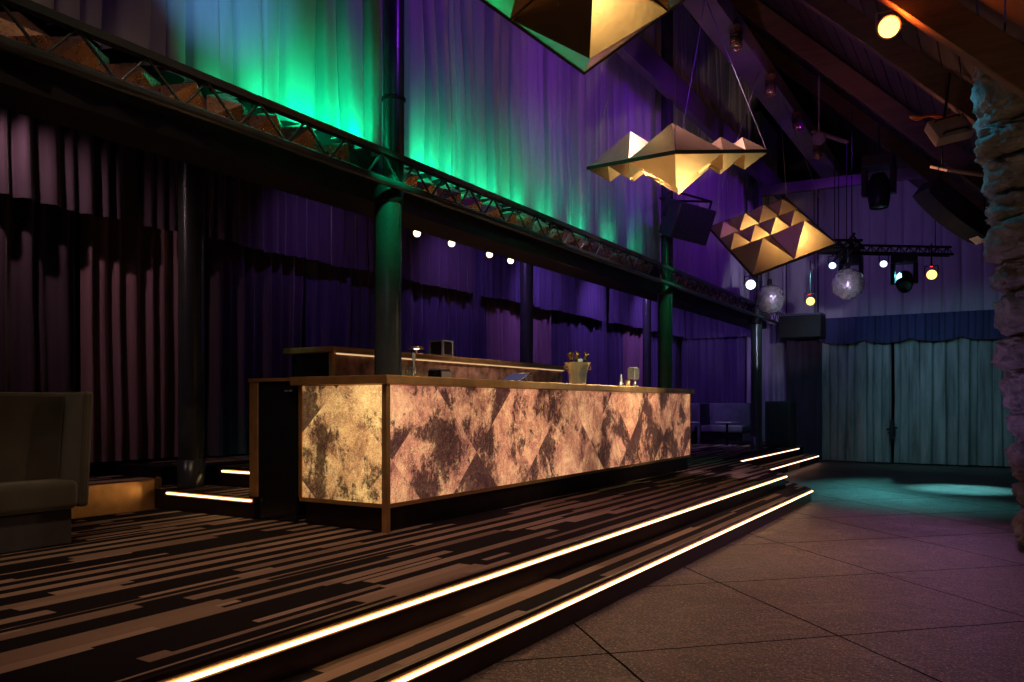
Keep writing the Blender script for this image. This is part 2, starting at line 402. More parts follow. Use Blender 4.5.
# gallery drapes above the truss (left side), one per column bay
curtain('gallery_drape', 'tall grey drape glowing green and cyan, above the truss left of the nearest column', (-4.64, -2.5), (-4.64, 5.46), 3.38, 8.2, 'sheer', (1, 0), .23, .15, 11, hem=.05)
curtain('gallery_drape', 'tall grey drape in violet and green light, above the bar between the first two columns', (-4.64, 5.66), (-4.64, 12.0), 3.38, 8.2, 'sheer', (1, 0), .19, .14, 12, wob=.6, hem=.05)
curtain('gallery_drape', 'dim grey drape behind the hung loudspeaker, beyond the second column', (-4.64, 12.5), (-4.64, 17.7), 3.38, 8.0, 'sheer', (1, 0), .19, .12, 13, hem=.05)
curtain('gallery_drape', 'farthest grey drape of the gallery row, beyond the third column', (-4.64, 18.0), (-4.64, 19.9), 3.38, 7.8, 'sheer', (1, 0), .19, .05, 14)
# back-wall velvet: valances
VX = -7.02
for k, (y0, y1, mt, lb) in enumerate([
        (-1.5, 4.5, 'velvet_dark', 'dark pinkish upper curtain tier above the olive sofa at far left'),
        (4.7, 10.3, 'velvet_dark', 'dark pleated upper curtain tier left of and behind the first bar column'),
        (10.5, 15.2, 'velvet', 'violet upper curtain tier under the four spotlights behind the bar'),
        (15.4, 19.95, 'velvet', 'violet upper curtain tier at the far end of the back wall')]):
    curtain('curtain_valance', lb, (VX, y0), (VX, y1), 2.96, 3.88, mt, (1, 0), .165, .085, 30 + k, 'velvet', hem=.05)
CX = -7.22
for k, (y0, y1, mt, lb) in enumerate([
        (-1.5, 4.16, 'velvet_dark', 'blackish velvet curtain panel directly behind the olive sofa'),
        (4.2, 5.5, 'mauve', 'mauve velvet curtain panel between the olive sofa and the left rear column'),
        (5.54, 6.95, 'velvet_dark', 'dark violet curtain panel right of the left rear column'),
        (6.99, 8.7, 'velvet', 'indigo curtain panel above the black partition left of the bar'),
        (8.74, 11.0, 'velvet', 'indigo curtain panel behind the chrome cube on the back counter'),
        (11.04, 13.2, 'mauve', 'mauve curtain panel behind the middle rear column'),
        (13.24, 14.7, 'velvet', 'indigo curtain panel behind the ice bucket'),
        (14.74, 16.5, 'velvet', 'blue violet curtain panel between the ice bucket and chrome caddy'),
        (16.54, 17.9, 'mauve', 'mauve curtain panel behind the chrome caddy at the bar end'),
        (17.94, 19.9, 'velvet', 'dark indigo curtain panel in the far back corner')]):
    z0 = RA + .02 if 4.7 < y0 < 11.1 else (.6 if y0 < 4.7 else .36)
    if y0 == 4.2: z0 = RA + .03
    curtain('velvet_curtain', lb, (CX, y0), (CX, y1), z0, 3.86, mt, (1, 0), .155, .10, 50 + k, 'velvet')
# far alcove
curtain('velvet_curtain', 'wide dark indigo curtain behind the far booths', (-7.1, 20.1), (-5.45, 20.1), .36, 3.5, 'velvet', (0, -1), .15, .06, 71, 'velvet')
curtain('curtain_valance', 'violet valance over the far booth curtain', (-7.1, 19.98), (-4.9, 19.98), 2.93, 3.88, 'velvet', (0, -1), .15, .05, 72, 'velvet')
curtain('velvet_curtain', 'pale grey curtain edge just left of the farthest column', (-5.42, 20.1), (-4.98, 20.1), .36, 3.4, 'greydrape', (0, -1), .14, .07, 73, 'velvet')
curtain('velvet_curtain', 'grey violet curtain right of the farthest column', (-4.94, 19.3), (-4.2, 19.3), .36, 3.4, 'greydrape', (0, -1), .15, .07, 74, 'velvet')
curtain('velvet_curtain', 'black narrow drape under the hanging black box', (-4.16, 18.75), (-3.36, 18.75), .02, 3.3, 'velvet_dark', (0, -1), .17, .06, 75, 'velvet')
# rear wall beyond the dance floor
BY = 18.45
curtain('stage_curtain', 'left half of the teal lit rear curtain', (-3.34, BY), (-1.96, BY), .03, 2.62, 'teal', (0, -1), .17, .09, 81, wob=.5)
curtain('stage_curtain', 'right half of the teal lit rear curtain, beside the stone pillar', (-1.90, BY), (1.3, BY), .03, 2.62, 'teal', (0, -1), .17, .09, 82, wob=.5)
curtain('curtain_valance', 'deep blue scalloped valance across the rear curtain', (-3.38, BY - .14), (1.35, BY - .14), 2.62, 3.1, 'bluevalance', (0, -1), .13, .05, 83, scallop=.16)
curtain('backdrop_drape', 'high grey violet backdrop drape above the rear valance', (-4.5, BY + .1), (1.4, BY + .1), 3.02, 6.1, 'backdrop', (0, -1), .3, .05, 84, hem=.08)
tie = thing('curtain_tie', 'small black tie where the two teal rear curtains meet', 'curtain tie', (-1.93, BY - .17, .62))
m = MB(); m.bbox(-1.96, -1.90, BY - .20, BY - .135, .50, .92, .012, 2); m.build('strap', 'black', tie, tie.location)
m = MB(); m.tube((-2.03, BY - .17, .72), (-1.83, BY - .17, .76), .022, 8); m.tube((-2.01, BY - .17, .66), (-1.86, BY - .17, .60), .018, 8); m.build('knot', 'black', tie, tie.location)

# ------------------------------------------------------------------ columns
def column(name, label, x, y, z0, zt, ztop, r, group, upper=True):
    root = thing(name, label, 'column', (x, y, z0), group)
    L0 = root.location.copy()
    MB().tube((x, y, z0), (x, y, zt), r, 32).build('shaft', 'steel', root, L0)
    if upper:
        MB().tube((x + .01, y + .06, zt), (x + .01, y + .06, ztop), r * .8, 28).build('upper_pole', 'steel', root, L0)
        MB().lathe([(r * 1.0, zt - .1), (r * 1.12, zt - .09), (r * 1.12, zt - .04), (r * .95, zt + .02), (r * .8, zt + .05)], (x, y, 0), 28).build('collar', 'blacksteel', root, L0)
        m = MB()
        for zz in (zt + .75, zt + 1.9): m.lathe([(r * .8, zz), (r * .9, zz + .005), (r * .9, zz + .03), (r * .8, zz + .035)], (x + .01, y + .06, 0), 28)
        m.build('joint_band', 'blacksteel', root, L0)
    MB().lathe([(r * 1.0, z0 + .24), (r * 1.08, z0 + .235), (r * 1.08, z0 + .0)], (x, y, 0), 32).build('base_sleeve', 'steel', root, L0)
    return root
gf = 'steel columns carrying the truss'
column('steel_column', 'thick steel column lit green at the near end of the bar', -4.25, 5.02, PL, 2.97, 7.4, .11, gf)
column('steel_column', 'steel column with green streak at the far end of the bar', -4.25, 11.3, PL, 2.97, 7.4, .11, gf)
column('steel_column', 'farthest steel column of the truss row, by the booths', -4.25, 16.5, PL, 2.97, 7.2, .11, gf)
gr = 'slim columns in front of the back curtains'
column('rear_column', 'dark slim column beside the entry steps left of the bar', -6.22, 4.64, PL + .17, 3.9, 3.9, .112, gr, False)
column('rear_column', 'slim grey column behind the middle of the back counter', -6.1, 10.4, RA, 3.9, 3.9, .10, gr, False)
column('rear_column', 'slim grey column behind the chrome caddy at the far bar end', -6.1, 15.2, PL, 3.9, 3.9, .085, gr, False)

# ------------------------------------------------------------------ front truss with mirrored frieze
TX = -4.10
tr = thing('lattice_truss', 'long green lit lattice truss running above the bar', 'truss', (TX, 8, 3.0))
L0 = tr.location.copy()
MB().box(TX - .03, TX + .03, -3.0, 18.2, 3.19, 3.235).build('top_chord', 'steel', tr, L0)
MB().tube((TX, -3.0, 2.99), (TX, 18.2, 2.99), .034, 14).build('bottom_chord', 'steel', tr, L0)
m = MB(); y = -3.0
while y < 18.0:
    m.tube((TX, y, 3.0), (TX, y + .17, 3.2), .009, 6); m.tube((TX, y + .17, 3.2), (TX, y + .40, 3.0), .009, 6); y += .40
m.build('diagonal_lattice', 'steel', tr, L0)
for yy in (5.02, 11.3, 16.5):
    m = MB(); m.box(TX - .038, TX - .02, yy - .02, yy + .02, 2.965, 3.015); m.box(TX - .038, TX - .02, yy - .02, yy + .02, 3.195, 3.23); m.box(TX - .038, TX - .025, yy - .02, yy + .02, 3.0, 3.2)
    m.build('wall_bracket', 'blacksteel', tr, L0)
struct('trim_14', MB().box(-4.90, -4.80, -3.0, 18.2, 3.12, 4.06), 'black')
rnd = random.Random(5)
for ya, yb, lb in ((-2.6, 4.75, 'faceted copper mirror frieze behind the truss left of the nearest column'), (5.25, 11.05, 'faceted copper mirror frieze behind the truss above the bar'),
                   (11.55, 16.2, 'faceted copper mirror frieze behind the truss beyond the second column'), (16.8, 18.1, 'short faceted copper mirror frieze behind the truss end, past the last column')):
    fz = MB(); k = int((yb - ya) / .33); w = (yb - ya) / k
    for i in range(k):
        y = ya + i * w; z0 = 3.12; z1 = 3.31 + rnd.uniform(-.04, .03); x0 = -4.42
        ap = Vector((-4.27 + rnd.uniform(-.03, .02), y + w * rnd.uniform(.3, .7), 3.22 + rnd.uniform(-.03, .04)))
        c = [(x0, y, z0), (x0, y + w, z0), (x0, y + w, z1 - .07), (x0, y + w * .5, z1), (x0, y, z1 - .07)]
        fz.add(c + [ap], [(0, 1, 5), (1, 2, 5), (2, 3, 5), (3, 4, 5), (4, 0, 5), (4, 3, 2, 1, 0)])
    tag(fz.build('mirrored_frieze', 'copper', None, (-4.45, (ya + yb) / 2, 3.12)), lb, 'frieze', 'copper mirror friezes behind the truss')

# ------------------------------------------------------------------ the bar
BX, BX0, Y0, Y1 = -3.69, -4.54, 4.34, 10.80
bar = thing('bar_counter', 'long bar counter with glowing backlit stone panels and brass top', 'bar counter', (-4.1, 7.5, PL)); L0 = bar.location.copy()
ZP0, ZP1, ZT0, ZT1 = .545, 1.385, 1.39, 1.455
MB().box(BX0 + .1, BX - .10, Y0 + .07, Y1 - .08, PL + .001, ZP1).build('carcass', 'plinth', bar, L0)
MB().bbox(BX0 + .03, BX - .03, Y0 + .03, Y1 - .03, PL + .001, ZP0 - .006, .006, 1).build('plinth', 'plinth', bar, L0)
MB().box(BX - .03, BX + .012, Y0 - .012, Y0 + .03, PL + .001, ZT0).build('corner_trim', 'brass', bar, L0)
MB().box(BX - .03, BX + .008, Y1 - .03, Y1 + .008, ZP0, ZT0).build('corner_trim', 'brass', bar, L0)
MB().box(BX0 - .006, BX0 + .03, Y0 - .008, Y0 + .03, ZP0, ZT0).build('corner_trim', 'brass', bar, L0)
m = MB(); m.box(BX - .04, BX + .006, Y0, Y1, ZP0 - .03, ZP0); m.box(BX0, BX, Y0 - .006, Y0 + .03, ZP0 - .03, ZP0); m.build('bottom_trim', 'brass', bar, L0)
npan = 6; w = (Y1 - Y0 - .06) / npan
for i in range(npan):
    a = Y0 + .03 + i * w
    MB().box(BX - .02, BX, a + .002, a + w - .002, ZP0, ZP1).build('stone_panel', 'onyx_rose', bar, L0)
o = MB().box(BX0 + .03, BX - .03, Y0, Y0 + .02, ZP0, ZP1).build('stone_panel', 'onyx_gold', bar, L0); o['label'] = 'brighter golden stone panel on the short end'
m = MB(); edges = [Y0 - .04, 5.55, 7.0, 8.5, 9.7, Y1 + .04]
m.bbox(BX0 - .06, BX + .045, Y0 - .045, 7.42, ZT0, ZT1, .006, 2); m.bbox(BX0 - .06, BX + .045, 7.423, Y1 + .045, ZT0, ZT1, .006, 2)
m.build('countertop', 'brass', bar, L0)

# back counter behind the bar
BBX, BBX0, BY0, BY1 = -5.40, -5.93, 5.57, 10.25
bb = thing('back_counter', 'raised back counter with marble front and brass top, behind the bar', 'counter', (-5.66, 7.9, RA)); L0 = bb.location.copy()
MB().box(BBX0 + .01, BBX - .022, BY0 + .022, BY1 - .02, RA + .001, 1.735).build('carcass', 'gloss_black', bb, L0)
m = MB(); w = (BY1 - BY0 - .05) / 4
for i in range(4):
    a = BY0 + .03 + i * w
    MB().box(BBX - .02, BBX, a + .002, a + w - .002, RA + .06, 1.735).build('marble_panel', pmat('brown_marble', (.44, .25, .19), .25, 0, .6, 9, .05, 30) if i == 0 else bpy.data.materials['brown_marble'], bb, L0)
MB().box(BBX0, BBX - .03, BY0 - .001, BY0 + .02, RA + .02, 1.735).build('end_panel', 'gloss_black', bb, L0)
MB().box(BBX - .03, BBX + .012, BY0 - .012, BY0 + .03, RA + .001, 1.735).build('corner_trim', 'brass', bb, L0)
MB().bbox(BBX0 - .08, BBX + .055, BY0 - .05, BY1 + .06, 1.737, 1.795, .008, 2).build('brass_top', 'brass', bb, L0)
m = MB(); m.box(BBX + .002, BBX + .012, BY0 + .05, BY1, 1.724, 1.735); m.build('brass_shine_strip', emat('painted_brass_shine', (1.0, .66, .32), .8), bb, L0)  # glowing line added in place of the shine on the brass top

# black partition at the left end of the bar
pt = thing('partition_panel', 'black glossy waist high partition with brass edge, left of the bar', 'partition', (-4.85, 4.38, PL)); L0 = pt.location.copy()
MB().bbox(-5.02, -4.61, 4.36, 4.40, PL + .002, 1.425, .004, 1).build('panel', 'gloss_black', pt, L0)
m = MB(); m.bbox(-5.12, -5.02, 4.352, 4.41, PL + .173, 1.44, .006, 1); m.build('post', 'brass', pt, L0)
MB().box(-5.12, -4.61, 4.345, 4.41, 1.426, 1.452).build('top_rail', 'brass', pt, L0)
m = MB(); m.box(-4.72, -4.69, 4.352, 4.36, 1.345, 1.36); m.box(-4.67, -4.635, 4.352, 4.36, 1.345, 1.36); m.build('sign_plate', 'chrome', pt, L0)

# ------------------------------------------------------------------ things on the bar
def bottle(name, label, loc, tilt, az, group):
    r = thing(name, label, 'bottle', loc, group, Euler((0, tilt, az)))
    MB().lathe([(0, .0), (.031, .002), (.034, .02), (.034, .17), (.030, .21), (.017, .265), (.0145, .29), (.0145, .30)], (0, 0, 0), 20).build('glass_body', 'glass_dark', r)
    MB().lathe([(.018, .245), (.021, .285), (.028, .30), (.029, .33), (.02, .347), (0, .35)], (0, 0, 0), 16).build('foil_cap', 'foil', r)
    return r
bk = thing('ice_bucket', 'flared metal ice bucket holding bottles on the bar top', 'ice bucket', (-3.98, 7.9, ZT1 + .001)); L0 = bk.location.copy()
x, y, z = L0
MB().lathe([(0, .0), (.085, .0), (.09, .012), (.092, .03), (.1, .12), (.116, .19), (.145, .245), (.15, .25), (.146, .252), (.112, .19), (.095, .12), (.086, .02), (0, .018)], (x, y, z), 40).build('bowl', pmat('pale_gold_bucket', (.96, .84, .68), .2, .8, .05, 5), bk, L0)
for sx in (-1, 1):
    m = MB()
    m.path([(x + sx * .135 * .5, y + sx * .135 * .86, z + .21), (x + sx * .17 * .5, y + sx * .17 * .86, z + .215), (x + sx * .17 * .5, y + sx * .17 * .86, z + .18), (x + sx * .118 * .5, y + sx * .118 * .86, z + .175)], .007, 8)
    m.build('handle', 'brass', bk, L0)
bg = 'bottles in the ice bucket'
bottle('champagne_bottle', 'dark bottle leaning to the left in the ice bucket', (-3.995, 7.862, z + .03), .24, PI * 1.42, bg)
bottle('champagne_bottle', 'dark bottle leaning to the right in the ice bucket', (-3.955, 7.935, z + .03), .24, PI * .40, bg)
bottle('champagne_bottle', 'dark bottle standing nearly upright between two leaning bottles in the ice bucket', (-4.015, 7.925, z + .03), .12, PI * .55, bg)
nk = MB(); nk.bbox(-.024, .024, -.024, .024, 0, .27, .014, 2); tag(nk.build('folded_napkin', 'paper', None, (0, 0, 0)), 'white folded napkin standing in the ice bucket', 'napkin').location = (-3.932, 7.868, z + .02)
cd = thing('napkin_caddy', 'chrome caddy with square holder at the far end of the bar', 'caddy', (-3.98, 9.45, ZT1 + .001)); L0 = cd.location.copy(); x, y, z = L0
MB().bbox(x - .06, x + .06, y - .13, y + .13, z, z + .014, .004, 1).build('tray', 'chrome', cd, L0)
MB().lathe([(.05, .0), (.045, .01), (.018, .03), (.016, .09), (.03, .105), (.05, .11)], (x + .01, y + .03, z + .014), 20).build('stem', 'chrome', cd, L0)
m = MB(); m.bbox(x - .05, x + .05, y - .06, y + .10, z + .105, z + .25, .008, 2); m.build('holder_box', 'chrome', cd, L0)
MB().box(x - .035, x + .035, y - .04, y + .08, z + .25, z + .262).build('napkin_stack', 'paper', cd, L0)
gl = MB(); gl.lathe([(0, 0), (.026, .0), (.028, .01), (.026, .05), (.016, .08), (.013, .15), (.013, .16), (0, .16)], (0, 0, 0), 16)
tag(gl.build('small_bottle', 'chrome', None, (0, 0, 0)), 'slim shiny bottle just left of the chrome caddy', 'bottle').location = (-4.02, 9.17, z + .001)
gl2 = MB(); gl2.lathe([(0, 0), (.03, .0), (.034, .01), (.036, .09), (.033, .09), (.03, .012), (0, .01)], (0, 0, 0), 18)
tag(gl2.build('tumbler', 'brass', None, (0, 0, 0)), 'small brass tumbler between slim bottle and chrome caddy', 'tumbler').location = (-3.97, 9.26, z + .001)
tb = thing('tablet_till', 'black slanted till screen lying on the bar top', 'tablet', (-4.0, 6.62, ZT1 + .001)); L0 = tb.location.copy(); x, y, z = L0
mt = Matrix.Translation((x, y, z + .05)) @ RZ(-.15) @ Matrix.Rotation(.42, 4, 'X')
MB().bbox(-.13, .13, -.1, .1, -.008, .008, .006, 2, mt).build('slate', 'gloss_black', tb, L0)
MB().box(-.115, .115, -.085, .085, .0082, .0092, mt).build('screen', 'screen', tb, L0)
MB().prism([(x - .07, y - .05), (x + .07, y - .05), (x + .07, y + .07), (x - .07, y + .07)], z, z + .03).build('stand', 'blacksteel', tb, L0)
# chrome pieces by the near column
cb = thing('chrome_box', 'chrome framed cube standing near the column on the back counter', 'box', (-5.55, 7.5, 1.796)); L0 = cb.location.copy(); x, y, z = L0
m = MB(); a = .09
for sx in (-1, 1):
    for sy in (-1, 1): m.box(x + sx * a - .012, x + sx * a + .012, y + sy * a - .012, y + sy * a + .012, z, z + .19)
    m.box(x + sx * a - .012, x + sx * a + .012, y - a, y + a, z + .17, z + .19); m.box(x - a, x + a, y + sx * a - .012, y + sx * a + .012, z + .17, z + .19)
    m.box(x + sx * a - .012, x + sx * a + .012, y - a, y + a, z, z + .02); m.box(x - a, x + a, y + sx * a - .012, y + sx * a + .012, z, z + .02)
m.build('frame', 'chrome', cb, L0)
MB().box(x - a + .01, x + a - .01, y - a + .01, y + a - .01, z + .012, z + .178).build('core', 'plinth', cb, L0)
tp = thing('beer_tap', 'chrome tap with upright handle on the bar right of the near column', 'tap', (-4.22, 5.32, ZT1 + .001)); L0 = tp.location.copy(); x, y, z = L0
MB().lathe([(.045, 0), (.045, .012), (.02, .02), (.018, .10), (.024, .115), (0, .12)], (x, y, z), 20).build('tower', 'chrome', tp, L0)
MB().path([(x, y, z + .085), (x - .07, y, z + .09), (x - .085, y, z + .05)], .011, 10).build('spout', 'chrome', tp, L0)
MB().lathe([(.008, .115), (.008, .15), (.014, .16), (.016, .21), (.01, .225), (0, .227)], (x, y, z), 14).build('tap_handle', 'paper', tp, L0)
bx = thing('bar_caddy', 'black bar caddy with chrome front beside the chrome tap', 'caddy', (-4.16, 5.60, ZT1 + .001)); L0 = bx.location.copy(); x, y, z = L0
MB().bbox(x - .07, x + .07, y - .08, y + .08, z, z + .085, .006, 1).build('body', 'gloss_black', bx, L0)
m = MB(); [m.box(x - .06, x + .06, y - .07 + i * .047, y - .066 + i * .047, z + .085, z + .10) for i in range(4)]; m.build('divider', 'chrome', bx, L0)
MB().box(x + .071, x + .074, y - .07, y + .07, z + .012, z + .075).build('front_plate', 'chrome', bx, L0)
lp = thing('counter_lamp', 'small flat brass lamp glowing on the back counter right of the near column', 'lamp', (-5.5, 6.98, 1.796)); L0 = lp.location.copy(); x, y, z = L0
MB().bbox(x - .05, x + .05, y - .05, y + .05, z, z + .012, .004, 1).build('base', 'brass', lp, L0)
MB().tube((x, y, z + .01), (x, y, z + .07), .008, 10).build('stem', 'brass', lp, L0)
MB().lathe([(.0, .095), (.06, .09), (.09, .06), (.086, .06), (.058, .082), (0, .088)], (x, y, z), 24).build('shade', 'brass', lp, L0)
MB().lathe([(0, .075), (.03, .07), (.03, .06), (0, .055)], (x, y, z), 16).build('bulb', emat('counter_bulb', (1, .8, .5), 5), lp, L0)

# ------------------------------------------------------------------ seating
sf = thing('lounge_sofa', 'olive velour high backed sofa at the left edge', 'sofa', (-5.5, 2.1, PL)); L0 = sf.location.copy()
YA, YB = 1.1, 2.97
MB().bbox(-5.75, -5.16, YA + .04, YB - .02, PL + .001, PL + .23, .008, 2).build('base', pmat('dark_sofa_base', (.050, .046, .058), .85, 0, .2, 9, .2, 150), sf, L0)
MB().bbox(-5.70, -5.10, YA, YB, PL + .232, PL + .42, .045, 5, None, True).build('seat_cushion', 'sofa', sf, L0)
def wedge(y0, y1, b0, b1, t0, t1, z0, z1):     # slab between x = b0..b1 at the bottom and t0..t1 at the top
    return [(b0, y0, z0), (b1, y0, z0), (b1, y1, z0), (b0, y1, z0), (t0, y0, z1), (t1, y0, z1), (t1, y1, z1), (t0, y1, z1)], [(3, 2, 1, 0), (4, 5, 6, 7), (0, 1, 5, 4), (2, 3, 7, 6), (1, 2, 6, 5), (0, 4, 7, 3)]
MB().add(*wedge(YA, YB - .01, -5.80, -5.33, -5.82, -5.24, PL + .30, PL + .985)).build('backrest', 'sofa', sf, L0, bevel=.025)
MB().add(*wedge(YB - .005, YB + .06, -5.80, -5.10, -5.82, -5.04, PL + .24, PL + .99)).build('side_wing', 'sofa', sf, L0, bevel=.02)
def booth(label, x0, x1, y0, sd):
    r = thing('booth_sofa', label, 'booth sofa', ((x0 + x1) / 2, y0 + .4, PL), 'far booth sofas'); L = r.location.copy()
    MB().bbox(x0 + .02, x1 - .02, y0 + .06, y0 + .8, PL + .001, PL + .27, .01, 1).build('base', 'gloss_black', r, L)
    MB().bbox(x0, x1, y0, y0 + .62, PL + .27, PL + .43, .035, 4, None, True).build('seat_cushion', 'sofa_blue', r, L)
    MB().bbox(x0, x1, y0 + .62, y0 + .82, PL + .27, PL + .93, .03, 3, None, True).build('backrest', 'sofa_blue', r, L)
    MB().bbox(x0 - .07, x0, y0 - .02, y0 + .84, PL + .001, PL + .93, .015, 2).build('divider_wing', 'sofa_blue', r, L)
booth('far booth sofa partly hidden behind the end of the bar', -6.95, -5.97, 17.75, 1)
booth('far booth sofa with pale lit seat left of the farthest column', -5.83, -4.88, 17.75, 2)
def bistro(label, x, y):
    r = thing('pedestal_table', label, 'table', (x, y, PL), 'low round tables at the booths'); L = r.location.copy()
    MB().lathe([(0, .50), (.24, .50), (.25, .505), (.25, .52), (.24, .525), (0, .525)], (x, y, PL), 36).build('table_top', 'table', r, L)
    MB().tube((x, y, PL + .02), (x, y, PL + .5), .025, 14).build('stem', 'blacksteel', r, L)
    MB().lathe([(0, .03), (.05, .028), (.17, .012), (.175, .002), (0, .0)], (x, y, PL + .001), 30).build('foot', 'chrome', r, L)
bistro('pale round pedestal table in front of the lit far booth', -5.0, 17.0)
bistro('pale round pedestal table just past the far end of the bar', -5.78, 16.75)

# ------------------------------------------------------------------ loudspeakers and boxes
sb = thing('subwoofer_cabinet', 'black tall loudspeaker cabinet standing beside the far steps', 'speaker', (-3.98, 17.4, PL)); L0 = sb.location.copy()
cb_ = MB().bbox(-4.24, -3.72, 17.15, 17.7, PL + .03, 1.31, .012, 2).build('cabinet', 'speaker', sb, L0)
MB().box(-4.20, -3.76, 17.135, 17.151, PL + .08, 1.27).build('grille', 'grille', cb_, L0)
for sx in (-4.19, -3.77):
    for sy in (17.2, 17.65): MB().tube((sx, sy, PL + .001), (sx, sy, PL + .032), .025, 12).build('foot', 'black', sb, L0)
ps = thing('hanging_loudspeaker', 'large black loudspeaker hung on a bracket at the second column', 'speaker', (-3.85, 11.0, 3.85)); L0 = ps.location.copy()
mt = Matrix.Translation(L0) @ RZ(math.radians(52)) @ Matrix.Rotation(math.radians(20), 4, 'X') @ Matrix.Rotation(math.radians(8), 4, 'Y')
def trap(mb, w0, w1, y0, y1, h, mt, zlift=0):
    v = [(-w0, y0, -h + zlift), (w0, y0, -h + zlift), (w1, y1, -h + zlift), (-w1, y1, -h + zlift), (-w0, y0, h + zlift), (w0, y0, h + zlift), (w1, y1, h + zlift), (-w1, y1, h + zlift)]
    mb.add([mt @ Vector(p) for p in v], [(3, 2, 1, 0), (4, 5, 6, 7), (0, 1, 5, 4), (2, 3, 7, 6), (1, 2, 6, 5), (0, 4, 7, 3)]); return mb
cb_ = trap(MB(), .31, .20, -.26, .28, .25, mt).build('cabinet', 'speaker', ps, L0, bevel=.02)
trap(MB(), .285, .285, -.28, -.261, .225, mt).build('grille', 'grille', cb_, L0)
m = MB()
for sx in (-.28, .28): m.path([mt @ Vector((sx * 1.22, 0, .0)), mt @ Vector((sx * 1.22, .0, .36)), (-4.28, 11.3 + sx * .2, 4.28)], .016, 8)
m.tube(mt @ Vector((-.34, 0, .36)), mt @ Vector((.34, 0, .36)), .018, 8); m.tube((-4.28, 11.2, 4.28), (-4.28, 11.45, 4.28), .02, 8)
m.build('bracket', 'blacksteel', ps, L0)
for sx in (-.2, 0, .2): MB().tube(mt @ Vector((sx, .1, .251)), mt @ Vector((sx, .1, .265)), .014, 10).build('rigging_point', 'chrome', ps, L0)
la = thing('line_array', 'dark curved loudspeaker array slanting under the rafters by the stone pillar', 'speaker', (-.50, 11.5, 3.66)); L0 = la.location.copy()
aF = math.atan(489 / 800)
mt = Matrix.Translation(L0) @ RZ(aF) @ Matrix.Rotation(math.radians(38), 4, 'Y')
def arcbox(x0, x1, y0, y1, zt, sag, mt, n=12):
    mb = MB(); vs = []; fs = []
    for i in range(n + 1):
        t = i / n; x = x0 + (x1 - x0) * t; zb = zt - .20 - sag * math.sin(PI * t) ** .8
        vs += [mt @ Vector(p) for p in ((x, y0, zt), (x, y1, zt), (x, y1, zb), (x, y0, zb))]
    for i in range(n):
        a = i * 4; b2 = a + 4
        for k in range(4): fs.append((a + k, a + (k + 1) % 4, b2 + (k + 1) % 4, b2 + k))
    fs += [(0, 1, 2, 3), (n * 4 + 3, n * 4 + 2, n * 4 + 1, n * 4)]
    return mb.add(vs, fs)
cb_ = arcbox(-.50, .50, -.2, .2, .13, .06, mt).build('cabinet', 'speaker', la, L0, bevel=.01)
arcbox(-.47, .47, -.215, -.201, .10, .04, mt).build('grille', 'grille', cb_, L0)
for sx in (-.35, .35): MB().tube(mt @ Vector((sx, 0, .17)), mt @ Vector((sx, 0, .17)) + Vector((0, 0, .95)), .012, 8).build('hanger', 'blacksteel', la, L0)
MB().box(.38, .50, -.1, .1, -.10, -.075, mt).build('end_plate', 'chrome', la, L0)
hb = thing('header_box', 'black box hung above the narrow black drape at the far steps', 'box', (-3.62, 17.9, 2.66)); L0 = hb.location.copy()
MB().bbox(-4.05, -3.2, 17.55, 18.1, 2.66, 3.12, .01, 2).build('box_body', 'black', hb, L0)
MB().box(-4.05, -3.2, 17.545, 18.1, 3.122, 3.16).build('top_sheen', pmat('blue_grey_sheen', (.08, .10, .14), .5, 0, .1, 5), hb, L0)  # blue-grey slab paints the bluish sheen on the box top
for sx in (-3.95, -3.3): MB().tube((sx, 17.8, 3.16), (sx, 17.8, 7.0), .015, 8).build('hanger', 'blacksteel', hb, L0)

# ------------------------------------------------------------------ stone pillar at the right
sp = MB(); rnd = random.Random(21)
def rock(mb, c, sz, seed):
    bm = bmesh.new(); bmesh.ops.create_icosphere(bm, subdivisions=5, radius=1)
    for v in bm.verts:
        p = v.co.normalized(); e = .55
        q = Vector([math.copysign(abs(k) ** e, k) for k in p])
        q = q * (1 + .12 * noise.fractal(q * 1.3 + Vector((seed * 7.1, 0, 0)), 1.0, 2.0, 5) + .09 * noise.noise(q * 4.0 + Vector((0, seed * 3.3, 0))) + .07 * noise.noise(q * 8 + Vector((seed, 0, 0))) + .045 * noise.noise(q * 18 + Vector((seed, 5, 0))))
        v.co = Vector((c[0] + q.x * sz[0], c[1] + q.y * sz[1], c[2] + q.z * sz[2]))
    bm.verts.index_update()
    mb.add([v.co.copy() for v in bm.verts], [[q.index for q in f.verts] for f in bm.faces], True); bm.free()
zs = [(.0, .34), (.33, .25), (.57, .36), (.92, .30), (1.21, .36), (1.55, .30), (1.84, .42), (2.24, .26), (2.49, .36), (2.83, .26), (3.08, .34), (3.42, .28), (3.70, .46), (4.15, .4)]
for i, (z0, h) in enumerate(zs):
    zc = z0 + h / 2; xl = .17 - .345 * (zc / 3.7) ** .85 + rnd.uniform(-.025, .025)
    rock(sp, (xl + .42, 8.4 + rnd.uniform(-.05, .05), zc), (.42, .40, h * .53), i + 1)
    rock(sp, (xl + 1.12, 8.45, zc + .06), (.42, .42, h * .56), i + 40)
tag(sp.build('stone_pillar', 'stone', None, (.6, 8.4, 0)), 'rough stacked stone pillar at the right edge', 'pillar')

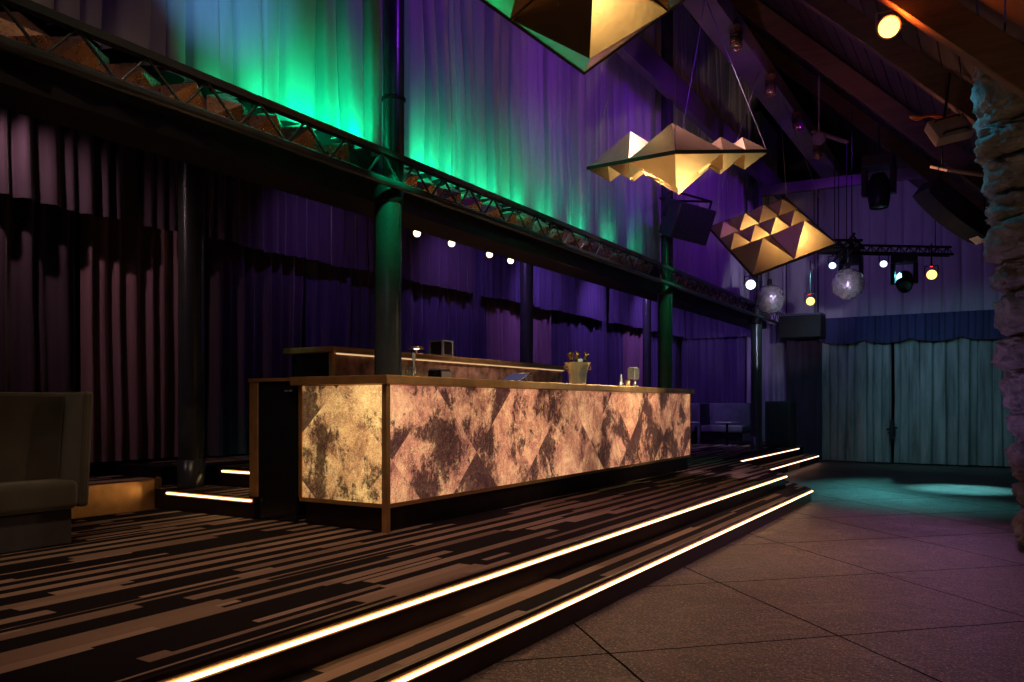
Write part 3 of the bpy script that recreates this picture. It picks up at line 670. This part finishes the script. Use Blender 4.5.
# ------------------------------------------------------------------ roof beams
def beam(nm, p0, p1, w, h, mat):
    p0, p1 = Vector(p0), Vector(p1); d = (p1 - p0); L = d.length
    q = d.to_track_quat('X', 'Z').to_matrix().to_4x4(); mt = Matrix.Translation(p0) @ q
    return struct(nm, MB().bbox(0, L, -w / 2, w / 2, -h / 2, h / 2, .008, 1, mt), mat)
beam('trim_5', (-4.15, -3, 5.95), (-4.15, 18.4, 5.95), .12, .40, 'beamsteel')
beam('trim_6', (-2.98, -1, 6.02), (-2.98, 18.4, 6.02), .36, .24, 'beamsteel')
rz = lambda x: 1.25 + 2.86 - x * 1.0
for k, (yy, dz) in enumerate(((3.6, 0), (7.3, -.16), (9.6, 0), (12.2, -.1), (15.0, 0))):
    beam('trim_%d' % (7 + k), (-4.5, yy, rz(-4.5) + dz), (1.5, yy, rz(1.5) + dz), .17, .26, 'rafter')
beam('trim_12', (-4.5, 16.6, 5.6), (1.3, 16.6, 5.5), .14, .2, 'beamsteel')

# ------------------------------------------------------------------ pyramid chandeliers
def pyramids(mb, cells, h, sgn, L):
    for (u, v, s) in cells:                       # u, v in -1..1, s = half size as a share of L/2
        a = L / 2; cx, cy, r = u * a, v * a, s * a * .985; hh = h * s * a * sgn
        vs = [(cx - r, cy - r, sgn * .018), (cx + r, cy - r, sgn * .018), (cx + r, cy + r, sgn * .018), (cx - r, cy + r, sgn * .018), (cx + random.uniform(-.10, .10) * r, cy + random.uniform(-.10, .10) * r, sgn * .018 + hh * random.uniform(.92, 1.06))]
        mb.add(vs, [(0, 1, 4), (1, 2, 4), (2, 3, 4), (3, 0, 4)])
def quad(u, v): return [(u + a, v + b, .25) for a in (-.25, .25) for b in (-.25, .25)]
def chandelier(label, loc, eul, L, top, bot, ancs):
    r = thing('pyramid_chandelier', label, 'chandelier', loc, 'gold mirrored pyramid panels hanging from the roof', Euler(eul))
    fr = MB(); a = L / 2
    fr.box(-a - .012, a + .012, -a - .012, a + .012, -.017, .017); fr.build('frame', 'black', r)
    t = MB(); pyramids(t, top, .94, 1, L); t.build('upper_pyramids', 'gold_mirror', r)
    b = MB(); pyramids(b, bot, .94, -1, L); b.build('lower_pyramids', 'gold_mirror', r)
    mw = r.matrix_basis.copy() if False else Matrix.Translation(loc) @ Euler(eul).to_matrix().to_4x4(); inv = mw.inverted()
    for (u, v), top_p in ancs:
        MB().tube((u * a, v * a, 0), inv @ Vector(top_p), .0045, 6).build('cable', 'cable', r)
    return r
BIG = {k: [(u, v, .5)] for k, (u, v) in dict(l=(-.5, .5), n=(-.5, -.5), r=(.5, -.5), f=(.5, .5)).items()}
SM = {k: quad(u, v) for k, (u, v) in dict(l=(-.5, .5), n=(-.5, -.5), r=(.5, -.5), f=(.5, .5)).items()}
def lay(l, n, r, f): return [c for k, s in zip('lnrf', (l, n, r, f)) for c in (BIG if s else SM)[k]]
chandelier('middle gold mirrored pyramid panel, seen nearly edge on', (-2.867, 7.925, 3.771), (.13, -.175, 1.113), 1.28, lay(1, 1, 0, 1), lay(0, 1, 0, 1),
           [((-1, 1), (-2.85, 7.4, 5.92)), ((1, -1), (-2.85, 8.6, 5.92)), ((-1, -1), (-2.75, 7.6, 5.92)), ((1, 1), (-2.85, 8.9, 5.92))])
chandelier('far gold mirrored pyramid panel tilted towards the room, above the mirror balls', (-2.858, 11.879, 3.693), (.803, -.368, .625), 1.28, lay(0, 1, 1, 0), lay(1, 1, 1, 1),
           [((-1, 1), (-2.9, 11.4, 5.92)), ((1, -1), (-2.8, 12.2, 5.92)), ((1, 1), (-2.85, 12.4, 5.92))])
# the nearest panel: same kind, tilted the other way and cut by the top of the picture
eA = (2.93, -.28, -.22)
chandelier('nearest and largest looking gold mirrored pyramid panel, at the top of the photo', (-1.80, 3.77, 3.64), eA, 1.28, lay(1, 1, 1, 1), lay(1, 1, 1, 1),
           [((-1, 1), (-2.4, 3.6, 5.9)), ((1, -1), (-1.8, 4.0, 5.7)), ((1, 1), (-2.0, 3.2, 5.8))])

# can lights in a row under the roof beam
for k, yy in enumerate((9.83, 11.55, 13.27, 14.95)):
    r = thing('can_light', ['nearest copper can fitting under the roof beam, above the middle chandelier', 'second copper can fitting under the roof beam',
              'third copper can fitting under the roof beam', 'farthest and smallest copper can fitting under the roof beam'][k], 'ceiling light', (-2.78, yy, 5.9), 'copper can fittings under the roof beam')
    L = r.location.copy(); x, y, z = L
    MB().lathe([(0, 0), (.074, 0), (.075, -.02), (.075, -.13), (.075, -.13)], (x, y, z), 28).build('upper_can', 'copper', r, L)
    MB().lathe([(.068, -.13), (.068, -.165)], (x, y, z), 28).build('dark_band', 'black', r, L)
    MB().lathe([(.0, -.163), (.075, -.165), (.076, -.285), (.068, -.288), (.066, -.27), (.0, -.268)], (x, y, z), 28).build('lower_can', 'copper', r, L)

# ------------------------------------------------------------------ spot lamps (fixture + light)
def lamp(name, label, cat, loc, dst, lens, r=.06, ln=.16, group=None, yoke=None, top=None, body='blacksteel', red=False):
    root = thing(name, label, cat, loc, group); L = Vector(loc); q = aim(loc, dst)
    MB().lathe([(0, -ln), (r * .7, -ln), (r * .95, -ln * .8), (r, -ln * .3), (r * 1.12, .0), (r * 1.12, .02), (r * .98, .02), (r * .95, -.01)], L, 28, q).build('housing', body, root, L)
    hs = children(root)[-1]
    MB().lathe([(0, .004), (r * .6, .002), (r * .97, -.008), (r * .9, -.02)], L, 28, q).build('lens', lens, hs, L)
    m = MB(); c = q @ Vector((0, 0, -ln * .5)) + L
    sd = (q @ Vector((1, 0, 0))); sd.z = 0; sd = sd.normalized() if sd.length > .1 else Vector((1, 0, 0))
    tz = top if top else L.z + .2
    a = c + sd * r * 1.2; b = c - sd * r * 1.2; hz = min(tz, c.z + .14)
    m.path([a, Vector((a.x, a.y, hz)), Vector((b.x, b.y, hz)), b], .008, 8); m.tube((c.x, c.y, hz), (c.x, c.y, tz), .012, 8)
    m.build('yoke', body, root, L)
    if red: MB().box(L.x - .02, L.x + .02, L.y - .09, L.y - .085, L.z + r + .03, L.z + r + .045).build('indicator', 'red_led', root, L)
    return root
def spot(loc, dst, col, w, ang=50, blend=.6, size=.04, name='spot_beam'):
    l = bpy.data.lights.new(name, 'SPOT'); l.energy = w; l.color = col; l.spot_size = math.radians(ang); l.spot_blend = blend; l.shadow_soft_size = size
    o = bpy.data.objects.new(name, l); COL.objects.link(o); o.location = loc
    o.rotation_euler = (Vector(dst) - Vector(loc)).to_track_quat('-Z', 'Y').to_euler(); return o
def off(a, b, t): a, b = Vector(a), Vector(b); return a + (b - a).normalized() * t

# four track spots behind the bar truss
tk = thing('light_track', 'black lighting track under the gallery behind the bar', 'light track', (-5.4, 7.9, 3.26)); L0 = tk.location.copy()
MB().box(-5.42, -5.38, 6.3, 9.6, 3.24, 3.28).build('rail', 'blacksteel', tk, L0)
[MB().tube((-5.4, yy, 3.28), (-5.4, yy, 3.9), .012, 8).build('drop_rod', 'blacksteel', tk, L0) for yy in (6.6, 7.9, 9.2)]
CAMP = Vector((0, 0, 1.25))
for k, yy in enumerate((6.86, 7.5, 8.3, 8.8)):
    p = (-5.4, yy, 3.10); d = (-4.6, yy - .5, 1.2)
    lamp('track_spotlight', ['leftmost lit track spotlight, right of the near column', 'second lit track spotlight from the near column', 'third lit track spotlight from the near column', 'rightmost lit track spotlight of the four behind the bar'][k],
         'spotlight', p, off(p, (-2.5, 2.5, 1.3), 1), 'lamp_warm', .042, .13, 'lit track spotlights behind the bar', top=3.24)
    spot(off(p, d, .09), d, (1.0, .74, .45), 38, 65, .7)
for k, (p, lb) in enumerate([((-5.2, 13.6, 3.28), 'small white spotlight under the gallery, right of the second column'), ((-5.6, 12.6, 3.3), 'dim spotlight under the gallery above the far bar end'), ((-5.6, 15.6, 3.3), 'dim spotlight under the gallery near the far valance')]):
    lamp('ceiling_spotlight', lb, 'spotlight', p, off(p, (-1.5, 3, 1.2), 1), 'lamp_warm' if k == 0 else 'lamp_gold', .05 if k == 0 else .03, .12, 'small spotlights under the far gallery', top=3.9)

# rig over the far dance floor
def truss(label, p0, p1, h=.14, n=14):
    p0, p1 = Vector(p0), Vector(p1); r = thing('lighting_truss', label, 'truss', p0); L = p0.copy()
    d = (p1 - p0) / n; sd = Vector((-d.y, d.x, 0)).normalized() * h
    m = MB()
    for o in (Vector((0, 0, h)), sd * .5, -sd * .5): m.tube(p0 + o, p1 + o, .022, 10)
    m.build('chord', 'blacksteel', r, L)
    m = MB()
    for i in range(n):
        for s in (sd * .5, -sd * .5):
            m.tube(p0 + d * i + s, p0 + d * (i + .5) + Vector((0, 0, h)), .009, 6); m.tube(p0 + d * (i + .5) + Vector((0, 0, h)), p0 + d * (i + 1) + s, .009, 6)
    m.build('lattice', 'blacksteel', r, L)
    m = MB()
    for t in (.12, .88): q = p0 + (p1 - p0) * t; m.tube(q + Vector((0, 0, h)), (q.x, q.y, min(5.9, 4.22 - q.x)), .008, 6)
    m.build('suspension_rod', 'blacksteel', r, L)
truss('back lighting truss hung in front of the grey backdrop', (-2.75, 14.9, 3.93), (-.75, 16.1, 3.88))
truss('left lighting truss carrying the mirror balls, running away from the pyramid panels', (-3.7, 12.8, 3.74), (-1.9, 13.9, 3.74))
truss('short cross truss joining the two far lighting trusses', (-1.95, 13.4, 3.76), (-2.5, 15.2, 3.78), n=10)

MT = pmat('mirror_tile_glass', (.88, .84, .95), .22, .7, .05, 5)
def mirror_ball(label, loc, r, top):
    root = thing('mirror_ball', label, 'mirror ball', loc, 'mirror balls over the dance floor'); L = Vector(loc)
    m = MB(); rows = 22
    for i in range(rows):                                    # staggered square mirror tiles
        t0 = PI * i / rows; t1 = PI * (i + 1) / rows; tm = (t0 + t1) / 2; nn = max(4, int(2 * rows * math.sin(tm)))
        for j in range(nn):
            a0 = 2 * PI * j / nn; a1 = 2 * PI * (j + .94) / nn; am = (a0 + a1) / 2; t1b = t1 - (t1 - t0) * .06
            j1, j2 = random.uniform(-.03, .03), random.uniform(-.03, .03)
            vs = []
            for tt, aa in ((t0, a0), (t1b, a0), (t1b, a1), (t0, a1)):
                k = r * (1 + j1 * (aa - am) / (a1 - a0) + j2 * (tt - tm) / (t1 - t0))
                vs.append(L + Vector((math.sin(tt) * math.cos(aa), math.sin(tt) * math.sin(aa), math.cos(tt))) * k)
            m.add(vs, [(0, 1, 2, 3)])
    m.build('mirror_tiles', MT, root, L)
    bm = MB(); prof = [(r * .975 * math.sin(PI * i / 18), r * .975 * math.cos(PI * i / 18)) for i in range(19)]
    bm.lathe(prof, L, 32).build('core', 'plinth', root, L)
    MB().lathe([(0, r + .09), (.035, r + .09), (.04, r - .01)], L, 20).build('motor_cap', 'blacksteel', root, L)
    MB().tube(L + Vector((0, 0, r + .08)), (L.x, L.y, top), .006, 6).build('hanger', 'cable', root, L)
mirror_ball('larger mirror ball in the middle, under the back lighting truss', (-2.1, 13.78, 3.18), .25, 3.76)
mirror_ball('mirror ball at the left, under the far pyramid panel', (-3.2, 13.25, 2.95), .235, 3.72)
lamp('par_lamp', 'amber lit lamp between the two mirror balls', 'stage lamp', (-2.88, 14.85, 3.07), (0, 2, 1.4), 'lamp_gold', .075, .2, None, top=3.8, red=True)
lamp('par_lamp', 'amber lit lamp at the right end of the back lighting truss', 'stage lamp', (-.95, 14.5, 3.33), (.3, 3, 1.6), 'lamp_gold', .08, .22, None, top=3.85, red=True)
lamp('par_lamp', 'dazzling blue white lamp just left of the mirror balls', 'stage lamp', (-3.40, 12.85, 3.15), (0, 0, 1.3), 'lamp_blue', .08, .2, None, top=3.72)
lamp('par_lamp', 'small blue white lamp above and left of the larger mirror ball', 'stage lamp', (-2.42, 14.3, 3.58), (-1.8, 8, 1.0), 'lamp_blue', .06, .16, None, top=3.8)
lamp('par_lamp', 'small blue white lamp above and right of the larger mirror ball', 'stage lamp', (-1.68, 14.7, 3.60), (-1.2, 8, 1.0), 'lamp_blue', .06, .16, None, top=3.8)

def moving_head(label, loc, dst, sc, top):
    r = thing('moving_head_light', label, 'stage light', loc, 'black moving head lights'); L = Vector(loc); x, y, z = L
    MB().bbox(x - .17 * sc, x + .17 * sc, y - .13 * sc, y + .13 * sc, z, z + .14 * sc, .015, 2).build('base', 'blacksteel', r, L)
    m = MB()
    for s in (-1, 1): m.bbox(x + s * .15 * sc - .03 * sc, x + s * .15 * sc + .03 * sc, y - .06 * sc, y + .06 * sc, z - .30 * sc, z + .01, .01, 2)
    m.build('yoke', 'blacksteel', r, L)
    q = aim((x, y, z - .25 * sc), dst); c = Vector((x, y, z - .25 * sc))
    hd = MB().lathe([(0, -.2 * sc), (.07 * sc, -.19 * sc), (.115 * sc, -.1 * sc), (.12 * sc, .08 * sc), (.10 * sc, .2 * sc), (.09 * sc, .2 * sc)], c, 28, q).build('head', 'blacksteel', r, L)
    MB().lathe([(0, .197 * sc), (.09 * sc, .19 * sc)], c, 28, q).build('lens', 'gloss_black', hd, L)
    m = MB(); m.tube((x, y, z + .13 * sc), (x, y, top), .02, 8); m.build('clamp', 'blacksteel', r, L)
moving_head('large black moving head light hanging in front of the backdrop', (-1.55, 13.0, 4.75), (-1.5, 12.8, 0), 1.3, 5.4)
moving_head('black moving head light on the back truss, right of the larger mirror ball', (-1.45, 15.6, 3.72), (-1.0, 12, 1.0), 1.2, 3.85)
moving_head('black moving head light at the left end of the back truss', (-2.25, 15.1, 3.7), (-3.0, 12, 1.0), 1.1, 3.85)
hw = thing('white_lamp_head', 'pale lamp head clamped high in the roof beams, left of the big moving head', 'stage light', (-2.25, 12.2, 5.1)); L0 = hw.location.copy()
MB().lathe([(0, -.12), (.07, -.11), (.1, 0), (.08, .06), (0, .08)], L0, 24, aim(L0, (-2.4, 9, 3.5))).build('head', 'beamsteel', hw, L0)
m = MB(); m.tube(L0 + Vector((-.1, 0, .12)), L0 + Vector((.35, .25, -.05)), .03, 10); m.tube(L0 + Vector((0, 0, .05)), L0 + Vector((0, 0, .9)), .015, 8); m.build('clamp_arm', 'beamsteel', hw, L0)

# amber lamp high right, cables, boxes under the roof
AM = (-.80, 7.35, 4.40)
am = lamp('amber_floodlight', 'glowing amber floodlight high under the rafters', 'stage lamp', AM, (-.6, 2.0, 2.2), 'lamp_amber', .085, .2, None, top=4.85, body='beige')
cbx = thing('ceiling_control_box', 'beige metal box fixed under the roof near the stone pillar', 'box', (-.45, 9.3, 4.05)); L0 = cbx.location.copy()
mt = Matrix.Translation(L0) @ RZ(aF) @ Matrix.Rotation(math.radians(-14), 4, 'Y') @ Matrix.Rotation(math.radians(-30), 4, 'X')
MB().bbox(-.19, .19, -.06, .06, -.13, .13, .01, 2, mt).build('box_body', 'beige', cbx, L0)
for zz in (-.09, .09): MB().path([mt @ Vector((-.13, -.06, zz)), mt @ Vector((-.12, -.085, zz)), mt @ Vector((.12, -.085, zz)), mt @ Vector((.13, -.06, zz))], .009, 6).build('handle', 'blacksteel', cbx, L0)
m = MB(); m.tube(mt @ Vector((0, .05, .1)), Vector((L0.x, L0.y + .1, rz(L0.x) + .1)), .015, 8); m.build('hanger', 'blacksteel', cbx, L0)
pb = thing('ceiling_panel_shelf', 'pale boarded shelf under the rafters beside the stone pillar', 'shelf', (-.25, 9.9, 3.72)); L0 = pb.location.copy()
mt = Matrix.Translation(L0) @ RZ(aF) @ Matrix.Rotation(math.radians(8), 4, 'Y') @ Matrix.Rotation(math.radians(22), 4, 'X')
m = MB(); m.bbox(-.38, .42, -.2, -.01, -.015, .015, .005, 1, mt); m.bbox(-.38, .42, .01, .22, -.015, .015, .005, 1, mt); m.build('board', 'beige', pb, L0)
[MB().tube(mt @ Vector((sx, .1, .01)), mt @ Vector((sx, .1, .01)) + Vector((0, 0, .5)), .01, 6).build('hanger', 'blacksteel', pb, L0) for sx in (-.3, .3)]
cc = MB(); pts = []
for i in range(26):
    t = i / 25; p = Vector((-.82 + .78 * t, 9.35 + .45 * t, 4.28 - .02 * t + .05 * noise.noise(Vector((t * 5, 1, 2))))); pts.append(p)
cc.path(pts, .014, 6); cc.path([p + Vector((.0, .05, .03 * noise.noise(Vector((k * .3, 4, 1))))) for k, p in enumerate(pts)], .011, 6)
tag(cc.build('cable_bundle', 'orange_cord', None, pts[12]), 'orange cable bundle lying above the beige box under the roof', 'cable')

# ------------------------------------------------------------------ washes the club has, and added spots that brighten parts
VIO = (.30, .02, 1.0); GRN = (.0, 1.0, .34); CYA = (.10, .62, 1.0); TEA = (.30, .80, .85)
# violet wash on the gallery drapes from the right eaves
for yy, w in ((2.4, 12), (5.6, 80), (8.4, 110), (11.0, 110), (13.8, 100), (16.5, 60)): spot((-1.5, yy - .8, 5.45), (-4.64, yy + .6, 4.7), VIO, w, 68, .9, .04)
# row of green uplights along the truss, washing the foot of the drapes
for yy, w in ((3.5, 5), (3.9, 20), (4.3, 34), (4.7, 36), (5.1, 34), (5.75, 30), (6.2, 24), (6.7, 18), (7.3, 13), (8.0, 11), (8.8, 9), (9.7, 8), (10.6, 6), (11.4, 5)):
    spot((-4.20, yy, 3.24), (-4.58, yy + .12, 3.58), GRN, w, 88, 1.0, .03)
spot((-1.2, 1.6, 3.4), (-4.6, 3.7, 4.1), (.16, .50, 1.0), 420, 17, 1.0, .05)
spot((-2.6, 2.6, 3.6), (-4.6, 4.9, 3.7), GRN, 60, 26, 1.0, .05)
spot((-3.55, 4.5, 3.5), (-4.25, 5.02, 2.7), GRN, 80, 40, .9, .03)
spot((-3.2, 6.5, 4.2), (-4.1, 8.0, 3.1), GRN, 24, 110, .9, .03)
spot((-3.55, 10.7, 3.6), (-4.25, 11.3, 2.4), GRN, 44, 60, .9, .03)
spot((-3.5, 15.8, 3.5), (-4.25, 16.5, 2.2), TEA, 26, 60, .9, .03)
# warm and mauve light raking the velvet
spot((-6.5, 3.0, 3.8), (-7.2, 4.9, 1.6), (1.0, .56, .52), 45, 80, .9, .03)
spot((-6.3, .6, 3.8), (-7.1, 3.0, 2.4), (1.0, .56, .58), 16, 80, .9, .03)
for yy, w in ((6.2, 20), (9.0, 46), (11.5, 70), (14.0, 85), (16.5, 80)): spot((-6.0, yy, 3.85), (-7.1, yy + 1.5, 2.0), (.48, .22, 1.0), w, 120, .9, .04)
spot((-5.0, 2.3, 3.7), (-5.35, 2.6, .8), (1.0, .85, .5), 12, 36, .9, .04)
# dance floor
spot((-1.6, 15.6, 3.6), (-1.25, 13.4, 0), (.16, .9, .92), 2600, 56, 1.0, .05)
spot((-.5, 15.0, 3.5), (-.5, 13.5, 0), (.2, .95, 1.0), 1800, 26, 1.0, .05)
spot((-2.9, 14.7, 3.6), (-2.4, 18.4, 1.3), TEA, 70, 70, .8, .03)
spot((-.6, 14.2, 3.6), (-.4, 18.4, 1.3), TEA, 80, 66, .8, .03)
spot((-2.6, 15.4, 4.3), (-1.6, 18.4, 4.0), (.42, .22, 1.0), 40, 120, .8, .05)
spot((-.5, 14.2, 3.3), (-1.3, 7.2, 0), (.85, .34, .80), 230, 36, 1.0, .05)
spot((-2.75, 14.6, 3.05), (-1.4, 5.0, 0), (1.0, .46, .12), 170, 30, 1.0, .04)
spot((-2.9, 6.5, 5.5), (-1.0, 6.0, 0), (.80, .30, .75), 50, 75, .9, .08)
spot((-2.6, 2.5, 5.3), (-2.95, 3.6, .3), (1.0, .56, .36), 260, 70, .9, .06)  # this and the next two: added ceiling spots without fittings, lifting the carpet
spot((-2.4, 1.0, 5.2), (-4.2, 3.6, .3), (1.0, .66, .38), 110, 60, .9, .06)
spot((-2.7, 8.0, 5.5), (-3.0, 8.6, .3), (.95, .52, .72), 420, 72, .9, .06)
# added spots without fittings, brightening the brass, columns and marble
spot((-.4, 5.0, 3.4), (-3.7, 6.2, 1.42), (1.0, .68, .38), 340, 26, .9, .12)
spot((-.6, 8.6, 3.6), (-3.7, 8.9, 1.42), (1.0, .74, .48), 800, 26, .9, .12)
spot((-1.2, 13.4, 3.3), (-3.65, 7.6, 1.42), (1.0, .82, .58), 420, 13, .8, .06)
spot((-.25, 8.0, 3.2), (-3.65, 4.9, 1.42), (1.0, .70, .40), 130, 20, .8, .06)
spot((-2.1, 6.2, 5.4), (-1.2, 6.4, 0), (1.0, .48, .30), 120, 50, 1.0, .04)  # added spot, stands in for the step strips' glow on the floor
spot((-2.5, 2.5, 3.5), (-4.25, 5.02, 1.8), (.55, .9, .8), 34, 16, .9, .03)
spot((-4.6, 2.4, 3.1), (-6.2, 4.6, 1.9), (.95, .85, .5), 22, 16, .9, .03)
spot((-4.3, 7.6, 2.75), (-5.4, 8.0, 1.45), (1.0, .66, .48), 42, 80, .9, .03)
# added unseen spots, placed so the mirror pyramids catch gold highlights
spot((-5.25, 9.35, 2.0), (-2.87, 7.92, 3.7), (1.0, .66, .30), 30, 34, .5, .05)
spot((-.95, 12.4, .15), (-2.87, 7.92, 3.7), (1.0, .66, .32), 90, 20, .5, .05)
spot((-4.3, 8.55, 5.7), (-2.87, 7.92, 3.85), (1.0, .76, .42), 10, 44, .5, .05)
spot((-.55, 10.4, 4.25), (-2.86, 11.88, 3.70), (1.0, .60, .27), 20, 36, .5, .05)
spot((-1.0, 6.0, .6), (-2.8, 11.9, 3.68), (1.0, .60, .30), 300, 16, .5, .08)
spot((-1.2, 3.6, .6), (-2.8, 7.9, 3.62), (1.0, .66, .32), 260, 21, .5, .08)
spot((1.2, 4.6, 2.4), (-1.8, 3.77, 3.55), (1.0, .70, .34), 34, 34, .6, .2)
# golden wash on the stone wall at the right, seen in the nearest mirror panel
spot((.5, 3.2, .3), (1.6, 4.6, 2.0), (1.0, .66, .30), 120, 100, .9, .04)
spot((-2.2, 4.6, 3.3), (-3.98, 8.5, 1.6), (1.0, .84, .62), 320, 15, .7, .05)  # added spot without a fitting, brightens the ice bucket and caddy
# added unseen spot that brightens the mirror balls
spot((-1.2, 9.6, 2.6), (-2.65, 13.5, 3.05), (.84, .74, 1.0), 420, 24, .5, .06)
# pillar, roof
spot((-1.1, 8.2, 4.6), (.05, 8.4, 3.3), (.05, .70, 1.0), 46, 50, .8, .03)
spot((-.9, 7.4, .9), (.2, 8.4, 1.7), (.60, .36, 1.0), 15, 90, .9, .03)
spot((AM[0] + .02, AM[1] - .12, AM[2] - .05), (-.4, 6.9, 4.75), (1.0, .16, .02), 42, 178, .9, .04)
spot((-1.1, 10.0, 3.9), (-.3, 9.6, 4.1), (1.0, .38, .2), 12, 120, .9, .04)
spot((-2.0, 9.0, 3.0), (-2.6, 12.0, 6.2), (.36, .10, 1.0), 50, 110, .9, .06)
spot((-1.6, 9.5, 4.6), (-2.8, 12.0, 5.8), (1.0, .32, .12), 26, 80, .9, .06)
spot((-5.4, 17.2, 3.75), (-6.4, 20.0, 1.9), (.45, .24, 1.0), 90, 90, .9, .04)
spot((-4.5, 17.6, 3.7), (-4.7, 19.6, 2.0), (.55, .42, 1.0), 34, 60, .9, .04)
# booth glow
spot((-5.2, 16.9, 3.6), (-5.1, 17.5, .6), (.75, .72, 1.0), 110, 24, .8, .05)

w = bpy.data.worlds.new('club_dark'); S.world = w; w.use_nodes = True
bg = w.node_tree.nodes['Background']; bg.inputs[0].default_value = (.20, .12, .42, 1); bg.inputs[1].default_value = .03

# ------------------------------------------------------------------ camera
cam = bpy.data.cameras.new('camera'); co = bpy.data.objects.new('camera', cam); COL.objects.link(co)
co.location = (0, 0, 1.25); co.rotation_euler = (PI / 2, 0, aF)
cam.sensor_width = 36; cam.lens = 800 / 1024 * 36; cam.shift_y = 63 / 1024; cam.clip_start = .05; cam.clip_end = 100
S.camera = co
S.view_settings.view_transform = 'Standard'; S.view_settings.look = 'None'; S.view_settings.exposure = 0.0; S.view_settings.gamma = 1.0
S.view_settings.use_curve_mapping = False
